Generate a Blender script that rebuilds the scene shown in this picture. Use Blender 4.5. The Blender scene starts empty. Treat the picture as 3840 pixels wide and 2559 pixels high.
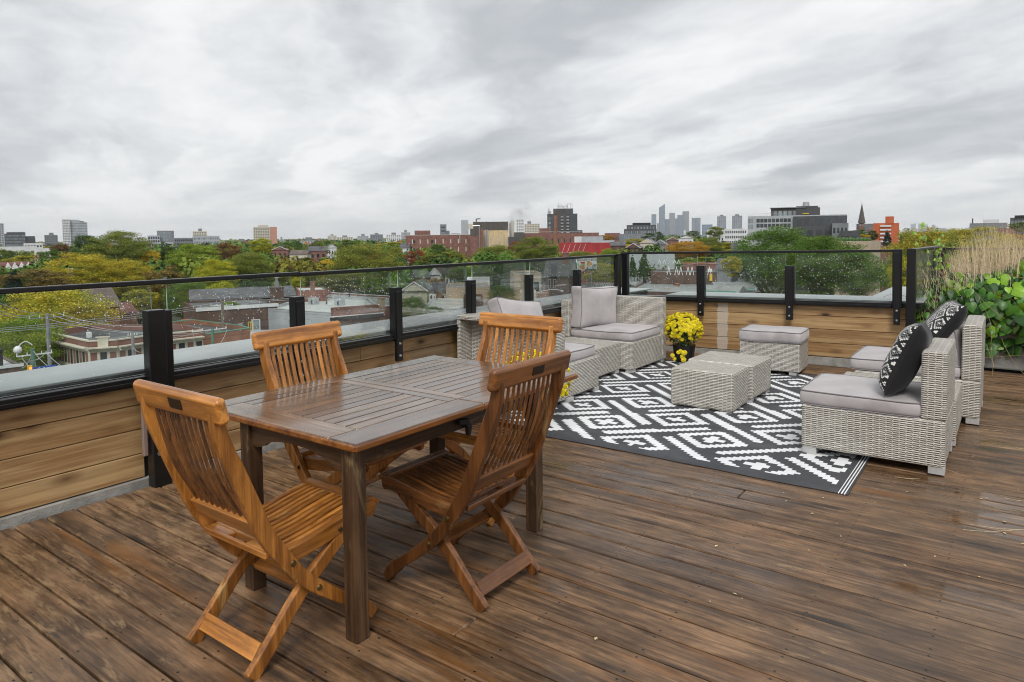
import bpy, math, random
import numpy as np
from mathutils import Matrix, Vector, noise
random.seed(7); RNG = np.random.default_rng(7)
R = math.radians
SC = bpy.context.scene
COL = SC.collection
# ------------------------------------------------------------------ camera
CAM_H = 1.45
YAW, PITCH, ROLL = 0.63321319, 0.05592311, -0.01121336
FPX, PPX, PPY = 2568.86, 1920.0, 1031.66          # in pixels of the 3840-wide photograph
_f = Vector((-math.sin(YAW)*math.cos(PITCH), math.cos(YAW)*math.cos(PITCH), -math.sin(PITCH)))
_r = Vector((math.cos(YAW), math.sin(YAW), 0)); _u = _r.cross(_f)
CR = _r*math.cos(ROLL)+_u*math.sin(ROLL); CU = -_r*math.sin(ROLL)+_u*math.cos(ROLL)
cam = bpy.data.cameras.new('camera'); cam_o = bpy.data.objects.new('camera', cam); COL.objects.link(cam_o)
cam.sensor_width = 36; cam.lens = FPX/3840*36; cam.shift_y = -(1279.5-PPY)/3840
cam.clip_start = 0.05; cam.clip_end = 60000
m = Matrix((CR, CU, -_f)).transposed().to_4x4(); m.translation = (0, 0, CAM_H); cam_o.matrix_world = m
SC.camera = cam_o
# ------------------------------------------------------------------ shader helper: arithmetic on sockets
class S:
    """wraps a float socket (or constant) so that expressions build Math nodes"""
    nt = None
    def __init__(s, v): s.v = v
    def _m(s, op, *o, clamp=False):
        n = S.nt.nodes.new('ShaderNodeMath'); n.operation = op; n.use_clamp = clamp
        for i, a in enumerate((s,)+o):
            a = a.v if isinstance(a, S) else a
            if isinstance(a, (int, float)): n.inputs[i].default_value = a
            else: S.nt.links.new(a, n.inputs[i])
        return S(n.outputs[0])
    def __add__(s, o): return s._m('ADD', o)
    __radd__ = __add__
    def __sub__(s, o): return s._m('SUBTRACT', o)
    def __rsub__(s, o): return S(o)._m('SUBTRACT', s)
    def __mul__(s, o): return s._m('MULTIPLY', o)
    __rmul__ = __mul__
    def __truediv__(s, o): return s._m('DIVIDE', o)
    def __lt__(s, o): return s._m('LESS_THAN', o)
    def __gt__(s, o): return s._m('GREATER_THAN', o)
    def abs(s): return s._m('ABSOLUTE')
    def floor(s): return s._m('FLOOR')
    def mod(s, o): return s._m('FLOORED_MODULO', o)
    def fract(s): return s._m('FRACT')
    def sin(s): return s._m('SINE')
    def cos(s): return s._m('COSINE')
    def pow(s, o): return s._m('POWER', o)
    def max(s, o): return s._m('MAXIMUM', o)
    def min(s, o): return s._m('MINIMUM', o)
    def clamp(s): return s._m('ADD', 0.0, clamp=True)
def step(x, a, b):
    """smooth 0..1 between a and b"""
    n = S.nt.nodes.new('ShaderNodeMapRange'); n.interpolation_type = 'SMOOTHSTEP'
    S.nt.links.new(x.v, n.inputs[0]); n.inputs[1].default_value = a; n.inputs[2].default_value = b
    return S(n.outputs[0])
def mix(f, a, b, mode='MIX'):
    n = S.nt.nodes.new('ShaderNodeMix'); n.data_type = 'RGBA'; n.blend_type = mode
    for i, v in ((0, f), (6, a), (7, b)):
        v = v.v if isinstance(v, S) else v
        if isinstance(v, (int, float)) and i == 0: n.inputs[0].default_value = v
        elif isinstance(v, tuple): n.inputs[i].default_value = (*v[:3], 1)
        else: S.nt.links.new(v, n.inputs[i])
    return n.outputs[2]
def vec(x, y, z):
    n = S.nt.nodes.new('ShaderNodeCombineXYZ')
    for i, a in enumerate((x, y, z)):
        a = a.v if isinstance(a, S) else a
        if isinstance(a, (int, float)): n.inputs[i].default_value = a
        else: S.nt.links.new(a, n.inputs[i])
    return n.outputs[0]
def xyz(sock):
    n = S.nt.nodes.new('ShaderNodeSeparateXYZ'); S.nt.links.new(sock, n.inputs[0])
    return S(n.outputs[0]), S(n.outputs[1]), S(n.outputs[2])
def noi(v, scale=1.0, detail=4, rough=.55, dist=0.0):
    n = S.nt.nodes.new('ShaderNodeTexNoise'); n.inputs['Scale'].default_value = scale
    n.inputs['Detail'].default_value = detail; n.inputs['Roughness'].default_value = rough
    n.inputs['Distortion'].default_value = dist
    if v is not None: S.nt.links.new(v, n.inputs['Vector'])
    return S(n.outputs[0])
def white(v):
    n = S.nt.nodes.new('ShaderNodeTexWhiteNoise'); S.nt.links.new(v, n.inputs['Vector']); return S(n.outputs[0])
def voro(v, scale=1.0):
    n = S.nt.nodes.new('ShaderNodeTexVoronoi'); n.inputs['Scale'].default_value = scale
    S.nt.links.new(v, n.inputs['Vector']); return S(n.outputs['Distance'])
def coord(kind='Object'):
    n = S.nt.nodes.new('ShaderNodeTexCoord'); return n.outputs[kind]
def wpos(): return S.nt.nodes.new('ShaderNodeNewGeometry').outputs['Position']
def orand(): return S(S.nt.nodes.new('ShaderNodeObjectInfo').outputs['Random'])
def new_mat(name):
    mt = bpy.data.materials.new(name); mt.use_nodes = True; S.nt = mt.node_tree
    for n in list(S.nt.nodes): S.nt.nodes.remove(n)
    out = S.nt.nodes.new('ShaderNodeOutputMaterial'); return mt, out
def principled(out, color, rough=.6, metal=0., spec=.5, bump=None, bstr=.3, bdist=.01, coat=0., sheen=0., emis=None, estr=0, alpha=None, crough=.1):
    p = S.nt.nodes.new('ShaderNodeBsdfPrincipled')
    def put(k, v):
        v = v.v if isinstance(v, S) else v
        if isinstance(v, tuple): p.inputs[k].default_value = (*v[:3], 1)
        elif isinstance(v, (int, float)): p.inputs[k].default_value = v
        else: S.nt.links.new(v, p.inputs[k])
    put('Base Color', color); put('Roughness', rough); put('Metallic', metal); put('Specular IOR Level', spec)
    put('Coat Weight', coat); put('Coat Roughness', crough); put('Sheen Weight', sheen)
    if emis: put('Emission Color', emis); put('Emission Strength', estr)
    if alpha is not None: put('Alpha', alpha)
    if bump is not None:
        b = S.nt.nodes.new('ShaderNodeBump'); b.inputs['Strength'].default_value = bstr; b.inputs['Distance'].default_value = bdist
        S.nt.links.new(bump.v, b.inputs['Height']); S.nt.links.new(b.outputs[0], p.inputs['Normal'])
    S.nt.links.new(p.outputs[0], out.inputs[0]); return p
# ------------------------------------------------------------------ sky, sun, exposure
SUN_EL, SUN_AZ = R(48), R(150)       # behind the clouds, to the right of and behind the camera
w = bpy.data.worlds.new('World'); SC.world = w; w.use_nodes = True; S.nt = w.node_tree
for n in list(S.nt.nodes): S.nt.nodes.remove(n)
wo = S.nt.nodes.new('ShaderNodeOutputWorld'); bg = S.nt.nodes.new('ShaderNodeBackground')
sky = S.nt.nodes.new('ShaderNodeTexSky'); sky.sky_type = 'NISHITA'; sky.sun_disc = False
sky.sun_elevation = SUN_EL; sky.sun_rotation = SUN_AZ
dx, dy, dz = xyz(coord('Generated'))
up = dz.max(0.0)+.17
cx, cy = dx/up, dy/up                                  # a flat cloud deck seen in perspective
# the deck is streaked along one wind direction
ca, sa = math.cos(R(-22)), math.sin(R(-22))
bx, by = cx*ca+cy*sa, cy*ca-cx*sa
wx = noi(vec(bx*.9, by*.9, 3.0), 1.0, 4, .55)-.5; wy = noi(vec(bx*.9, by*.9, 13.0), 1.0, 4, .55)-.5
n1 = noi(vec(bx*.55+wx*1.1, by*1.15+wy*1.1, 1.7), 1.0, 9, .56)
n2 = noi(vec(bx*1.9+wy*1.5, by*2.6+wx*1.5, 4.2), 1.0, 9, .6)
n3 = noi(vec(bx*.22, by*.5, 8.1), 1.0, 3, .5, .2)
dens = n1*.50+n2*.17+n3*.42
shade = step(dens, .44, .64)                         # 0 thin and bright, 1 thick and grey
cloud = mix(shade, (7.7, 7.75, 7.8), (4.0, 4.22, 4.47))
low = step(dz+n1*.06, .050, .10)                       # towards the horizon the deck thins out
cloud = mix(low, mix(step(n2+n1*.5, .62, .88)*.5, (7.9, 7.95, 8.0), (6.0, 6.2, 6.45)), cloud)
bank = step((dz-.105-wx*.10).abs(), .065, .0)*step(n1, .40, .56)      # a darker bank low over the city
cloud = mix(bank*.45, cloud, (3.9, 4.15, 4.4))
sky_mix = mix(.965, sky.outputs[0], cloud)
S.nt.links.new(sky_mix, bg.inputs[0]); bg.inputs[1].default_value = .095
S.nt.links.new(bg.outputs[0], wo.inputs[0])
sun = bpy.data.lights.new('sun', 'SUN'); sun.energy = 1.5; sun.angle = R(20); sun.color = (1, .965, .92)
sun_o = bpy.data.objects.new('sun', sun); COL.objects.link(sun_o)
sun_o.rotation_euler = (R(90)-SUN_EL, 0, R(180)-SUN_AZ)
vs = SC.view_settings; vs.view_transform = 'Standard'; vs.look = 'None'; vs.exposure = .45; vs.gamma = 1; vs.use_curve_mapping = False
cy_ = SC.cycles; cy_.max_bounces = 6; cy_.diffuse_bounces = 3; cy_.glossy_bounces = 3; cy_.transparent_max_bounces = 16
cy_.transmission_bounces = 4; cy_.volume_bounces = 0; cy_.use_denoising = True; cy_.caustics_reflective = False; cy_.caustics_refractive = False
cy_.sample_clamp_indirect = 6; cy_.pixel_filter_type = 'BLACKMAN_HARRIS'; cy_.filter_width = 1.05
# ------------------------------------------------------------------ geometry helpers
def ray(px, py):
    return CR*((px-PPX)/FPX)-CU*((py-PPY)/FPX)+_f
KD = 1.83                                               # survey factor: the deck stands 25 m above the street
def zc(z): return CAM_H+(z-CAM_H)*KD
def at_z(px, py, z):
    z = zc(z)
    d = ray(px, py); t = (z-CAM_H)/d.z; return Vector((d.x*t, d.y*t, z))
def sight(px, py, dist):
    dist = dist*KD if dist < 2000 else dist
    """the point DIST metres away (level distance) in the direction of a feature of the photograph"""
    d = ray(px, py); t = dist/math.hypot(d.x, d.y); return Vector((d.x*t, d.y*t, CAM_H+d.z*t))
GZ = -25.0                                              # street level
class MB:
    def __init__(s): s.v = []; s.f = []; s.mi = []
    def add(s, vs_, fs, mi=0):
        b = len(s.v); s.v += [tuple(v) for v in vs_]; s.f += [tuple(b+i for i in f) for f in fs]; s.mi += [mi]*len(fs); return s
    def box(s, x0, x1, y0, y1, z0, z1, mi=0, T=None):
        vs_ = [Vector((x, y, z)) for z in (z0, z1) for y in (y0, y1) for x in (x0, x1)]
        if T: vs_ = [T @ v for v in vs_]
        return s.add(vs_, [(0, 2, 3, 1), (4, 5, 7, 6), (0, 1, 5, 4), (2, 6, 7, 3), (0, 4, 6, 2), (1, 3, 7, 5)], mi)
    def bbox(s, x0, x1, y0, y1, z0, z1, b=.004, mi=0, T=None):
        """box with chamfered edges"""
        vs_ = []; idx = {}
        for ix, X in enumerate((x0, x1)):
            for iy, Y in enumerate((y0, y1)):
                for iz, Z in enumerate((z0, z1)):
                    sx, sy, sz = (1 if ix == 0 else -1), (1 if iy == 0 else -1), (1 if iz == 0 else -1)
                    for a, p in enumerate(((X, Y+sy*b, Z+sz*b), (X+sx*b, Y, Z+sz*b), (X+sx*b, Y+sy*b, Z))):
                        idx[ix, iy, iz, a] = len(vs_); vs_.append(Vector(p))
        fs = []
        for i in (0, 1):
            q = [idx[i, a, c, 0] for a, c in ((0, 0), (1, 0), (1, 1), (0, 1))]; fs.append(q if i else q[::-1])
            q = [idx[a, i, c, 1] for a, c in ((0, 0), (1, 0), (1, 1), (0, 1))]; fs.append(q[::-1] if i else q)
            q = [idx[a, c, i, 2] for a, c in ((0, 0), (1, 0), (1, 1), (0, 1))]; fs.append(q if i else q[::-1])
        for a in (0, 1):
            for c in (0, 1):
                q = [idx[a, c, 0, 0], idx[a, c, 0, 1], idx[a, c, 1, 1], idx[a, c, 1, 0]]; fs.append(q if (a+c) % 2 == 0 else q[::-1])
                q = [idx[a, 0, c, 0], idx[a, 0, c, 2], idx[a, 1, c, 2], idx[a, 1, c, 0]]; fs.append(q[::-1] if (a+c) % 2 == 0 else q)
                q = [idx[0, a, c, 1], idx[0, a, c, 2], idx[1, a, c, 2], idx[1, a, c, 1]]; fs.append(q if (a+c) % 2 == 0 else q[::-1])
                for d in (0, 1):
                    q = [idx[a, c, d, 0], idx[a, c, d, 1], idx[a, c, d, 2]]; fs.append(q if (a+c+d) % 2 else q[::-1])
        if T: vs_ = [T @ v for v in vs_]
        return s.add(vs_, fs, mi)
    def cyl(s, p0, p1, r0, r1=None, n=10, cap=True, mi=0):
        p0, p1 = Vector(p0), Vector(p1); r1 = r0 if r1 is None else r1
        d = (p1-p0).normalized(); a = d.orthogonal().normalized(); b = d.cross(a)
        vs_ = [p0+(a*math.cos(t)+b*math.sin(t))*r0 for t in np.arange(n)*2*math.pi/n]+[p1+(a*math.cos(t)+b*math.sin(t))*r1 for t in np.arange(n)*2*math.pi/n]
        fs = [(i, (i+1) % n, n+(i+1) % n, n+i) for i in range(n)]
        if cap: fs += [tuple(range(n))[::-1], tuple(range(n, 2*n))]
        return s.add(vs_, fs, mi)
    def tube(s, pts, r, n=5):
        for a, b in zip(pts[:-1], pts[1:]): s.cyl(a, b, r, r, n, False)
        return s
    def sph(s, c, r, n=8, m_=6, sc=(1, 1, 1), mi=0):
        vs_ = [Vector(c)+Vector((0, 0, r*sc[2]))]
        for j in range(1, m_):
            t = math.pi*j/m_
            for i in range(n):
                p = 2*math.pi*i/n; vs_.append(Vector(c)+Vector((r*sc[0]*math.sin(t)*math.cos(p), r*sc[1]*math.sin(t)*math.sin(p), r*sc[2]*math.cos(t))))
        vs_.append(Vector(c)-Vector((0, 0, r*sc[2]))); fs = [(0, 1+i, 1+(i+1) % n) for i in range(n)]
        for j in range(m_-2):
            for i in range(n): a = 1+j*n; fs.append((a+i, a+n+i, a+n+(i+1) % n, a+(i+1) % n))
        l = len(vs_)-1; a = 1+(m_-2)*n; fs += [(a+i, l, a+(i+1) % n) for i in range(n)]
        return s.add(vs_, fs, mi)
    def prism(s, poly, z0, z1, mi=0, mt=None):
        """vertical prism over a counter-clockwise outline [(x,y)]"""
        n = len(poly)
        if sum(poly[i][0]*poly[(i+1) % n][1]-poly[(i+1) % n][0]*poly[i][1] for i in range(n)) < 0: poly = poly[::-1]
        vs_ = [(x, y, z0) for x, y in poly]+[(x, y, z1) for x, y in poly]
        s.add(vs_, [(i, (i+1) % n, n+(i+1) % n, n+i) for i in range(n)], mi)
        b = len(s.v)-2*n; s.f += [tuple(b+i for i in range(n))[::-1], tuple(b+n+i for i in range(n))]; s.mi += [mi, mi if mt is None else mt]
        return s
    def strip(s, path, wd, y0, y1, mi=0):
        """a bar whose side view follows PATH [(u,z)] with width WD (number or list), from y0 to y1"""
        n = len(path); wd = wd if isinstance(wd, (list, tuple)) else [wd]*n; L = []; Rr = []
        for i in range(n):
            a = path[max(i-1, 0)]; b = path[min(i+1, n-1)]; t = Vector((b[0]-a[0], b[1]-a[1])).normalized(); nn = Vector((-t.y, t.x))
            L.append((path[i][0]+nn.x*wd[i]/2, path[i][1]+nn.y*wd[i]/2)); Rr.append((path[i][0]-nn.x*wd[i]/2, path[i][1]-nn.y*wd[i]/2))
        vs_ = [];
        for i in range(n):
            vs_ += [(L[i][0], y0, L[i][1]), (L[i][0], y1, L[i][1]), (Rr[i][0], y1, Rr[i][1]), (Rr[i][0], y0, Rr[i][1])]
        fs = [(0, 1, 2, 3), tuple(4*(n-1)+k for k in (3, 2, 1, 0))]
        for i in range(n-1):
            for k in range(4): a = 4*i+k; b = 4*i+(k+1) % 4; fs.append((b, a, a+4, b+4))
        return s.add(vs_, fs, mi)
    def mesh(s, name, mats=None, smooth=False):
        me = bpy.data.meshes.new(name); me.from_pydata(s.v, [], s.f); me.update()
        for mt in (mats or []): me.materials.append(mt)
        if any(s.mi): me.polygons.foreach_set('material_index', s.mi)
        if smooth: me.polygons.foreach_set('use_smooth', [True]*len(me.polygons))
        me.update(); return me
    def build(s, name, mats=None, parent=None, smooth=False, **kw):
        if mats is not None and not isinstance(mats, (list, tuple)): mats = [mats]
        return link(name, s.mesh(name, mats, smooth), parent, **kw)
def link(name, data, parent=None, loc=None, rot=None, scale=None, label=None, cat=None, group=None, kind=None):
    o = bpy.data.objects.new(name, data); COL.objects.link(o)
    if parent is not None: o.parent = parent
    if loc is not None: o.location = loc
    if rot is not None: o.rotation_euler = (0, 0, rot) if isinstance(rot, (int, float)) else tuple(rot)
    if scale is not None: o.scale = scale
    tag(o, label, cat, group, kind); return o
def tag(o, label=None, cat=None, group=None, kind=None):
    for k, v in (('label', label), ('category', cat), ('group', group), ('kind', kind)):
        if v: o[k] = v
    return o
def thing(name, label, cat, loc=(0, 0, 0), rot=0, group=None): return link(name, None, None, loc, rot, None, label, cat, group)
def copy_tree(o, parent=None):
    c = o.copy(); COL.objects.link(c); c.parent = parent
    for ch in [x for x in o.children]: copy_tree(ch, c)
    return c
def bevel(o, wdt, seg=2):
    md = o.modifiers.new('bevel', 'BEVEL'); md.width = wdt; md.segments = seg; md.limit_method = 'ANGLE'; return o
def spline(pts, k=6):
    """Catmull-Rom through the points"""
    P = [pts[0]]+list(pts)+[pts[-1]]; out = []
    for i in range(1, len(P)-2):
        p0, p1, p2, p3 = [np.array(q, float) for q in P[i-1:i+3]]
        for j in range(k):
            t = j/k; out.append(tuple(.5*((2*p1)+(-p0+p2)*t+(2*p0-5*p1+4*p2-p3)*t*t+(-p0+3*p1-3*p2+p3)*t**3)))
    return out+[tuple(float(q) for q in pts[-1])]
HAZE = .000048
# ------------------------------------------------------------------ materials
def plain(name, c, rough=.7, var=.18, scale=3., metal=0., bump=0., spec=.5, coat=0., objvar=0.):
    mt, out = new_mat(name); v = coord('Object')
    n = noi(v, scale, 5, .6); k = step(n, .25, .75)
    col = mix(k, tuple(x*(1-var) for x in c), tuple(min(1, x*(1+var)) for x in c))
    if objvar: r_ = orand(); col = mix(1.0, col, mix(r_, (1-objvar,)*3, (1+objvar*.4,)*3), 'MULTIPLY')
    principled(out, col, rough, metal, spec, noi(v, scale*12, 3) if bump else None, bump, .02, coat)
    return mt
def wood(name, dark, light, axis='X', rough=.45, grain=30., knots=0., coat=0., worn=None, bstr=.25, spec=.5, lengthways=1.2, wet=0.):
    """boards: grain along AXIS of the object's own space, different on every object"""
    mt, out = new_mat(name); x, y, z = xyz(coord('Object')); r_ = orand()
    if axis == 'Y': x, y = y, x
    if axis == 'Z': x, z = z, x
    xo = x+r_*37.0; v = vec(xo*lengthways, (y+r_*3.0)*grain, (z+r_*5.0)*grain)
    g = noi(v, 1.0, 6, .62, .35)
    fine = noi(vec(xo*lengthways*3, (y+r_)*grain*5, z*grain*5), 1.0, 3, .6)
    big = noi(vec(xo*1.3, (y+r_*7)*4.0, z*4.0), 1.0, 4, .6)
    col = mix(step(g*.6+fine*.25+big*.25, .40, .68), dark, light)
    col = mix(1.0, col, mix(r_, (.66, .62, .58), (1.22, 1.20, 1.16)), 'MULTIPLY')
    sn = noi(vec(xo*3.5, (y+r_*2)*14, z*14), 1.0, 6, .68, .3)
    col = mix(1.0, col, mix(step(sn, .36, .62), (.68, .64, .60), (1.12, 1.12, 1.10)), 'MULTIPLY')
    h = g*.6+fine*.4
    if knots:
        kn = voro(vec((xo)*2.3, (y+r_*9)*5.5, z*5.5), 1.0)
        col = mix(step(kn, .13, .05)*knots, col, tuple(q*.22 for q in dark))
        col = mix(step(kn, .30, .10)*.45*knots, col, tuple(q*.6 for q in dark))
    if worn:
        wn = noi(vec(xo*2.2, (y+r_*11)*9, z*9), 1.0, 6, .68, .6)
        col = mix(step(wn, .60, .70)*.75, col, worn)
    rg = step(big, .3, .7)*.22+(rough-.11)
    principled(out, col, rg, 0, spec, h, bstr, .004, coat)
    return mt
def deck_material():
    mt, out = new_mat('wet_deck_wood'); px_, py_, pz_ = xyz(wpos()); ox, oy, oz = xyz(coord('Object')); r_ = orand()
    xo = px_+r_*40; yl = oy+r_*9
    g = noi(vec(xo*2.6, yl*38, r_*7), 1.0, 7, .68, .45)
    fine = noi(vec(xo*5, yl*150, 3.0), 1.0, 3, .6)
    big = noi(vec(xo*.9, yl*5.0, 1.0), 1.0, 5, .62, .4)
    base = mix(step(g*.55+fine*.2+big*.35, .42, .72), (.058, .032, .017), (.300, .186, .104))
    base = mix(1.0, base, mix(r_, (.80, .76, .72), (1.16, 1.12, 1.08)), 'MULTIPLY')
    mot = noi(vec(xo*5.0, (yl+r_)*9.0, 6.0), 1.0, 6, .68); mot2 = noi(vec(px_*2.3, yl*7.0, 2.5), 1.0, 5, .65)
    base = mix(1.0, base, mix(step(mot*.6+mot2*.4, .36, .64), (.56, .54, .52), (1.34, 1.32, 1.28)), 'MULTIPLY')
    # grey weathered areas across boards
    wz = noi(vec(px_*.8, py_*.8, 2.0), 1.0, 4, .6, .3)
    base = mix(step(wz, .45, .62)*.28, base, (.14, .112, .088))
    # worn tan patches where feet pass, strongest towards the left
    wn = noi(vec(xo*3.2, yl*17, 9.0), 1.0, 9, .78, .35); zone = noi(vec(px_*.9, py_*.9, 7.0), 1.0, 3, .5)
    side = step(px_, -1.2, -3.2)*.10
    base = mix(step(wn+side*1.0+zone*.28, .74, .85)*.7, base, (.33, .215, .115))
    base = mix(step(wn+side*.3+zone*.2, .77, .83)*step(fine, .4, .7)*.6, base, (.44, .36, .24))
    # orange-brown stain left in places
    st = noi(vec(xo*.7, yl*6, 4.5), 1.0, 5, .6, .3)
    base = mix(step(st-.03+step(((px_+1.6)*.5).pow(2.0)+((py_-1.75)*.9).pow(2.0), .6, .0)*.10, .56, .70)*.6, base, (.21, .085, .020))
    # knots
    kn = voro(vec(xo*1.25, yl*7.5, 2.0), 1.0)
    base = mix(step(kn, .22, .06)*.85, base, (.026, .02, .016))
    kn2 = voro(vec(xo*4.1, yl*19, 5.0), 1.0); base = mix(step(kn2, .13, .05)*.6, base, (.03, .032, .036))
    # paired screws over the joists
    jx = ((px_/.4064).fract()-.5).abs()*.4064
    jy = (oy.abs()-.047).abs()
    sc = step((jx*jx+jy*jy*1.6).pow(.5), .0062, .0042)
    base = mix(sc*.92, base, (.008, .006, .005))
    # standing water: thin film in shallow dips
    wa = noi(vec(px_*.65+3.0, py_*1.5, 5.0), 1.0, 4, .55, .2)
    wa = wa+step(((px_-.05)*.42).pow(2.0)+((py_-4.06)*1.55).pow(2.0), .10, .0)*.22+step(((px_+1.55)*1.2).pow(2.0)+((py_-2.30)*1.6).pow(2.0), .05, .0)*.22+step(((px_+1.42)*.9).pow(2.0)+((py_-1.80)*1.6).pow(2.0), .06, .0)*.14
    film = step(wa, .50, .64); edge_ = noi(vec(xo*3, yl*20, 1), 1.0, 4)
    rough = .43-film*.30+g*.12
    pud = step(wa+edge_*.10, .665, .685)
    rough = (rough*(1-pud)+pud*.05).max(.05)
    base = mix(film*.30, base, mix(.5, base, (.02, .012, .008)))
    p = principled(out, base, rough, 0, .42, (g*.5+fine*.25+big*.5)*(1-pud*.85)-sc*1.5, .38, .006)
    return mt
def plank_material():
    mt, out = new_mat('cedar_plank'); ox, oy, oz = xyz(coord('Object')); r_ = orand(); px_, py_, pz_ = xyz(wpos())
    xo = ox+r_*23
    g = noi(vec(xo*1.0, 0.0, (oz+r_*4)*26), 1.0, 6, .6, .8)
    fine = noi(vec(xo*4, 0.0, oz*160), 1.0, 3, .6)
    big = noi(vec(xo*1.1, r_*5, oz*5), 1.0, 4, .6, .3)
    col = mix(step(g*.6+fine*.15+big*.4, .44, .72), (.29, .160, .066), (.56, .385, .19))
    col = mix(step(big, .5, .75)*.5, col, (.25, .17, .095))
    col = mix(1.0, col, mix(r_, (.80, .78, .76), (1.1, 1.08, 1.05)), 'MULTIPLY')
    kn = voro(vec(xo*2.6, r_*3, (oz+r_*2)*6.6), 1.0)
    col = mix(step(kn, .30, .10)*.65, col, (.13, .055, .02))
    col = mix(step(kn, .145, .07)*.95, col, (.03, .017, .01))
    # wet dark patches and algae beside the fourth post
    wet = noi(vec(px_*1.3, py_*1.1, pz_*1.7), 1.0, 4, .6)
    col = mix(step(wet, .58, .68)*.45, col, (.10, .065, .04))
    alg = step((py_-4.78).abs(), .16, .02)*step(px_, -4.0, -4.1)*step(noi(vec(py_*9, pz_*5, 2.0)), .35, .6)
    col = mix(alg*.75, col, (.12, .115, .018))
    dw = step((py_-4.42).abs()+noi(vec(py_*4, pz_*6, 1.0))*.12, .34, .28)*step(px_, -4.0, -4.1)*step(pz_, .62, .34)
    col = mix(dw*.6, col, (.13, .11, .09))
    # white sealant run down the back wall
    run = step((px_+2.80).abs()+noi(vec(px_*7, pz_*9, 4.0), 1.0, 5)*.07, .104, .090)*step(py_, 7.6, 7.8)
    col = mix(run*.62, col, (.62, .58, .52))
    principled(out, col, .5-run*.2, 0, .5, g*.5+fine*.4, .35, .004)
    return mt
def wicker_material():
    mt, out = new_mat('woven_wicker'); x, y, z = xyz(coord('Object')); nx, ny, nz = xyz(coord('Normal')); r_ = orand()
    top = nz.abs() > .6; sx = nx.abs() > ny.abs()
    u = top*x+(1-top)*(sx*y+(1-sx)*x); v = top*y+(1-top)*z
    wob = noi(vec(u*7, v*7, r_*9), 1.0, 2)*.0018
    rw = (v+wob)/.0126; row = rw.floor(); fv = rw.fract()
    P = .072; par = row.mod(2.0)
    cu = (u+wob*.7)/P+par*.5; fu = cu.fract()
    lens = (fu*math.pi).sin().abs().pow(.27)
    prof = (fv*math.pi).sin()
    strand = (lens*prof)
    tone = white(vec(cu.floor(), row, 1.0)); streak = noi(vec(u*26, row*3.1, 2.0), 1.0, 3, .6); big = noi(vec(u*3, v*3, 2.0), 1.0, 3)
    light = mix(tone*.55+streak*.45, (.40, .365, .315), (.84, .81, .745))
    light = mix(step(big, .4, .65)*.28, light, (.44, .40, .34))
    col = mix(step(strand, .22, .62), (.095, .083, .068), light)
    # the uprights show in the gaps between strands
    f2 = (u/P*2).fract(); up_ = step(f2.min(1-f2), .15, .07)*(1-step(prof, .35, .75)*.8)
    col = mix(up_*.85, col, (.70, .66, .57))
    principled(out, col, .45, 0, .45, strand+up_*.5, .9, .006)
    return mt
def rug_material():
    mt, out = new_mat('woven_rug'); x, y, z = xyz(wpos())
    q = .031
    xq = ((x+2.525)/q).floor()*q+q/2; yq = ((y-4.655)/(q*.90)).floor()*q*.90+q*.45
    a = xq/.42; b = yq/.375
    # nearest motif centre on the checkered lattice
    def near(a, b, oa, ob):
        da = ((a-oa+1.0).mod(2.0)-1.0); db = ((b-ob+1.0).mod(2.0)-1.0); return da, db
    m1, m2 = near(a, b, 0, 0), near(a, b, 1, 1)
    d1 = m1[0].abs()+m1[1].abs(); d2 = m2[0].abs()+m2[1].abs(); d = d1.min(d2)
    ring = (d > .43)*(d < .61)
    def cross(mm): da, db = mm[0].abs(), mm[1].abs(); return ((da < .19)*(db < .075)).max((da < .07)*(db < .19))
    cr = cross(m1).max(cross(m2))
    v1, v2 = near(a, b, 1, 0), near(a, b, 0, 1)
    b1 = ((v1[0]-v1[1]).abs() < .115)*((v1[0]+v1[1]).abs() < 1.42)
    b2 = ((v2[0]+v2[1]).abs() < .115)*((v2[0]-v2[1]).abs() < 1.42)
    w_ = ring.max(cr).max(b1).max(b2)
    w_ = w_*(y > 4.19)*(y < 7.34)*(x < -.795)
    stripe = ((x+.742).abs() < .0035).max((x+.758).abs() < .0025).max((x+.727).abs() < .003)
    fib = noi(vec(x*260, y*60, 1.0), 1.0, 2); dirt = noi(vec(x*2.2, y*2.2, 3.0), 1.0, 5, .62)
    dk = mix(step(dirt, .3, .7), (.030, .032, .037), (.066, .068, .074)); lt = mix(step(dirt, .35, .7), (.74, .76, .78), (.90, .91, .92))
    dk = mix(fib, dk, mix(.5, dk, (.09, .09, .10)))
    col = mix(w_.max(stripe), dk, lt)
    principled(out, col, .62-step(dirt, .45, .7)*.2, 0, .4, fib+w_*.3, .35, .003)
    return mt
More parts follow.
